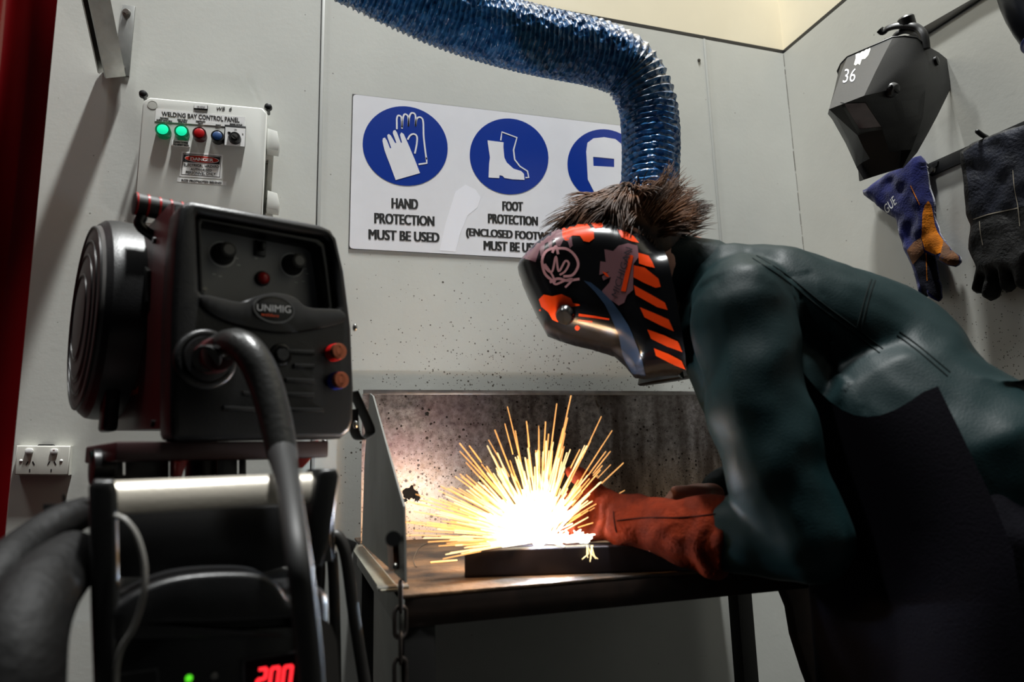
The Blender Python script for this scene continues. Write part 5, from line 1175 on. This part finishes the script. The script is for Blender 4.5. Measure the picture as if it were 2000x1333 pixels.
# ---- hair
m_hair = mat('brown_hair', (112, 74, 46), .5, col2=(40, 25, 16), vscale=16, spec=.3)
hc_ = HC + up_ * .03 - f_ * .012
cap = MB().ell(hc_, f_ * .104, Lf * .084, up_ * .102, 28, 18)
cap.v = [p for p in cap.v]
HA = mk('hair', cap, m_hair, body, sharp=180)
crown = (up_ * .62 - f_ * .78).normalized(); st_ = MB(); nst = 0
while nst < 3000:
    dv = V((random.gauss(0, 1), random.gauss(0, 1), random.gauss(0, 1))).normalized()
    if dv.dot(up_) < -.55 or (dv.dot(f_) > .55 and dv.dot(up_) < .5) or (dv.dot(up_) < -.05 and dv.dot(f_) > -.2): continue
    root = hc_ + f_ * dv.dot(f_) * .103 + Lf * dv.dot(Lf) * .083 + up_ * dv.dot(up_) * .101
    fl = dv - crown; fl = (fl - dv * fl.dot(dv)).normalized()
    clump = V((noise.noise(root * 26), noise.noise(root * 26 + V((9, 0, 0))), noise.noise(root * 26 + V((0, 9, 0)))))
    lift = .42 + random.uniform(-.12, .2); ln = random.uniform(.04, .075) * (1.25 if dv.dot(f_) > .1 else 1)
    nape = dv.dot(f_) < -.35 and dv.dot(up_) < .35
    if nape: fl = (-f_ * .75 + UP * .15 + Lf * random.uniform(-.2, .3)).normalized(); ln = random.uniform(.035, .075); lift = .5
    p = root.copy(); d_ = (fl + dv * lift + clump * .95).normalized(); pts = [p - dv * .004]
    for j in range(5):
        p = p + d_ * ln / 5; pts.append(p.copy()); d_ = (d_ + fl * .12 - UP * .1 - dv * .09 + clump * .15).normalized()
    st_.tube(pts, [.0011, .0012, .0011, .0009, .0006, .0002], 3); nst += 1
so = mk('hair_strands', st_, m_hair, body, sharp=180); so['kind'] = 'stuff'
# ---- helmet
mid = Fr(HC + Lf * .045, -(f_ - UP * f_.z).normalized(), UP)
FHm = Fr(HC + Lf * .045, -f_, up_)          # a = backwards, b = up, normal = wearer's left
if FHm.n.dot(Lf) < 0: FHm = Fr(HC + Lf * .045, f_, up_)
hp_ = [(1005, 526), (1012, 508), (1040, 476), (1080, 449), (1120, 437), (1160, 431), (1200, 432), (1240, 442), (1272, 460), (1292, 484), (1305, 530), (1318, 590), (1330, 660), (1340, 726), (1325, 728), (1290, 730), (1262, 736), (1238, 734), (1218, 710), (1196, 690), (1150, 676), (1100, 664), (1062, 650), (1040, 610), (1020, 568)]
loop = [FHm.p(*q) for q in hp_]; openi = range(8, 13)              # rear edge stays open
opn = [loop[i] for i in range(9, 15)]
step = .0065; pts = [V(p) for p in dens(loop, step)]; nbp = len(pts); xs = [p[0] for p in loop]; ys = [p[1] for p in loop]
front = loop[14:] + loop[:10]
x = min(xs)
while x < max(xs):
    y = min(ys)
    while y < max(ys):
        q = V((x, y))
        if inside(q, loop) and edged(q, loop) > step * .4: pts.append(q)
        y += step
    x += step
vv, _, ff, *_ = delaunay_2d_cdt(pts, [(i, (i + 1) % nbp) for i in range(nbp)], [], 1, 1e-7)
HW = .118
def hh_(q):
    d_ = min(edged(q, front, False) / .075, 1); return HW * (1 - (1 - d_) ** 2.6) ** .5 if d_ > 1e-5 else 0
base = FHm.o - Lf * .045
hel = MB(); sg = 1 if FHm.n.dot(Lf) > 0 else -1
def hv(q, h): return base + FHm.ux * q.x + FHm.uy * q.y + Lf * h
hs_ = [hh_(q) for q in vv]; n0 = len(vv)
inn_ = [max(h - .003, 0) for h in hs_]; cI = sum((V(q) for q in vv), V((0, 0))) / n0
hel.add([hv(q, h - .0) for q, h in zip(vv, hs_)], [tuple(f) for f in ff]); hel.add([hv(q, -h) for q, h in zip(vv, hs_)], [tuple(f)[::-1] for f in ff])
vi = [q + (cI - q) * .02 for q in vv]
hel.add([hv(q, h) for q, h in zip(vi, inn_)], [tuple(f)[::-1] for f in ff]); hel.add([hv(q, -h) for q, h in zip(vi, inn_)], [tuple(f) for f in ff])
m_gl = mat('gloss_black_shell', (9, 9, 11), .24, coat=.15)
wh = mk('welding_helmet', hel, m_gl, pe, 'gloss black welding helmet with orange and mauve graffiti', sharp=50, kind='open')
th_ = bvh(hel)
Z3 = lambda x, y: (960 + x / 2.777, 300 + y / 2.777)
def z3(*p): return [Z3(*q) for q in p]
m_or = mat('orange_graphic', (226, 66, 14), .25, coat=.4); m_mv = mat('mauve_graphic', (116, 82, 88), .3, coat=.4); m_pk = mat('pink_scribble', (206, 152, 156), .3, coat=.4); m_sl = mat('slate_band', (44, 62, 86), .22, coat=.5)
blob = lambda cx, cy, r, n=14: z3(*[(cx + r * math.cos(2 * math.pi * k / n), cy + r * math.sin(2 * math.pi * k / n)) for k in range(n)])
mk('mauve_drips', decal(MB(), th_, [z3((170, 570), (220, 500), (300, 440), (380, 405), (430, 425), (440, 500), (425, 515), (415, 480), (390, 470), (372, 505), (352, 500), (345, 465), (330, 470), (328, 520), (312, 520), (308, 480), (290, 490), (285, 545), (268, 560), (262, 520), (240, 590), (215, 580))], 5, .0006), m_mv, wh)
mb = decal(MB(), th_, [z3((382, 412), (420, 388), (470, 372), (520, 384), (555, 425), (556, 462), (530, 482), (500, 476), (480, 448), (440, 446), (424, 456), (420, 470), (402, 474), (385, 455)), z3((540, 380), (570, 374), (606, 380), (602, 402), (560, 408)), z3((682, 414), (730, 425), (770, 450), (800, 486), (760, 478), (705, 456)), blob(265, 850, 6)], 5)
mk('orange_splash', mb, m_or, wh)
mk('mauve_smear', decal(MB(), th_, [z3((612, 520), (660, 530), (690, 500), (740, 488), (790, 500), (800, 560), (770, 600), (768, 740), (735, 770), (720, 810), (690, 826), (655, 800), (610, 780), (600, 745), (640, 700), (648, 670), (606, 690), (600, 668), (640, 640), (585, 660), (590, 585), (620, 590))], 5, .0006), m_mv, wh)
mb = decal(MB(), th_, [z3((748, 550), (770, 556), (728, 750), (702, 748)), z3((600, 640), (625, 650), (640, 672), (622, 668))], 5, .0011)
for st in ([(795, 540), (850, 556), (872, 590), (885, 622), (840, 612), (800, 598)], [(772, 608), (830, 620), (905, 680), (918, 724), (890, 730), (830, 704), (770, 672)], [(772, 716), (880, 775), (940, 810), (955, 850), (900, 835), (830, 796), (782, 768)], [(805, 835), (880, 866), (960, 902), (990, 966), (930, 940), (830, 890)], [(845, 955), (930, 985), (1010, 1020), (1036, 1076), (950, 1046), (865, 1005)], [(880, 1055), (960, 1086), (1030, 1122), (1056, 1172), (990, 1146), (892, 1096)]):
    decal(mb, th_, [z3(*st)], 5, .0011)
mk('orange_stripes', mb, m_or, wh)
mk('mauve_lettering', decal_text(MB(), th_, 'MICHIGAN', z3((650, 768), (728, 508), (764, 520), (684, 788)), 0, .0016), mat('dark_grey_print', (34, 30, 38), .4), wh)
mb = MB()
for st, w in ([[(352, 512), (300, 530), (276, 580), (290, 650), (330, 690)], 5], [[(345, 516), (410, 520), (456, 560), (470, 610), (440, 660), (390, 668)], 5], [[(270, 585), (300, 630), (330, 640), (350, 560), (365, 640), (400, 585), (420, 600), (400, 640), (370, 660)], 4], [[(318, 700), (360, 680), (410, 690), (478, 682)], 5], [[(330, 690), (350, 710), (400, 690), (440, 684), (400, 728)], 4], [[(330, 540), (350, 505), (362, 548)], 5], [[(290, 600), (330, 660), (345, 700)], 4]):
    decal(mb, th_, [stroke(z3(*st), w)], 2.6, .0012)
mk('pink_scribble', mb, m_pk, wh)
mk('orange_blob', decal(MB(), th_, [z3((258, 792), (285, 765), (330, 775), (380, 764), (430, 786), (442, 812), (476, 818), (480, 826), (400, 836), (372, 852), (362, 914), (332, 902), (310, 862), (272, 832)), z3((474, 868), (560, 880), (640, 896), (638, 904), (550, 892), (472, 882)), z3((470, 900), (548, 908), (548, 916), (470, 910)), blob(466, 945, 14)], 4, .0009), m_or, wh)
mk('slate_band', decal(MB(), th_, [z3((500, 690), (540, 702), (600, 750), (650, 800), (700, 866), (745, 935), (790, 1040), (815, 1110), (835, 1204), (765, 1192), (730, 1130), (712, 1085), (692, 990), (650, 890), (615, 820), (560, 750))], 5, .0013), m_sl, wh)
h, n_, *_ = th_.ray_cast(CAM, ray(*Z3(403, 872)).normalized())
if h is not None:
    n_ = n_ if n_.dot(h - CAM) < 0 else -n_
    kb = mk('side_knob', MB().tube([h - n_ * .002, h + n_ * .008, h + n_ * .013, h + n_ * .0135, h + n_ * .009], [.0175, .017, .014, .012, .011], 28), m_gl, wh)
ed_ = [hv(V(q), hh_(V(q))) for q in dens(opn + [], .006)[:len(dens(opn, .006)) // 1]]
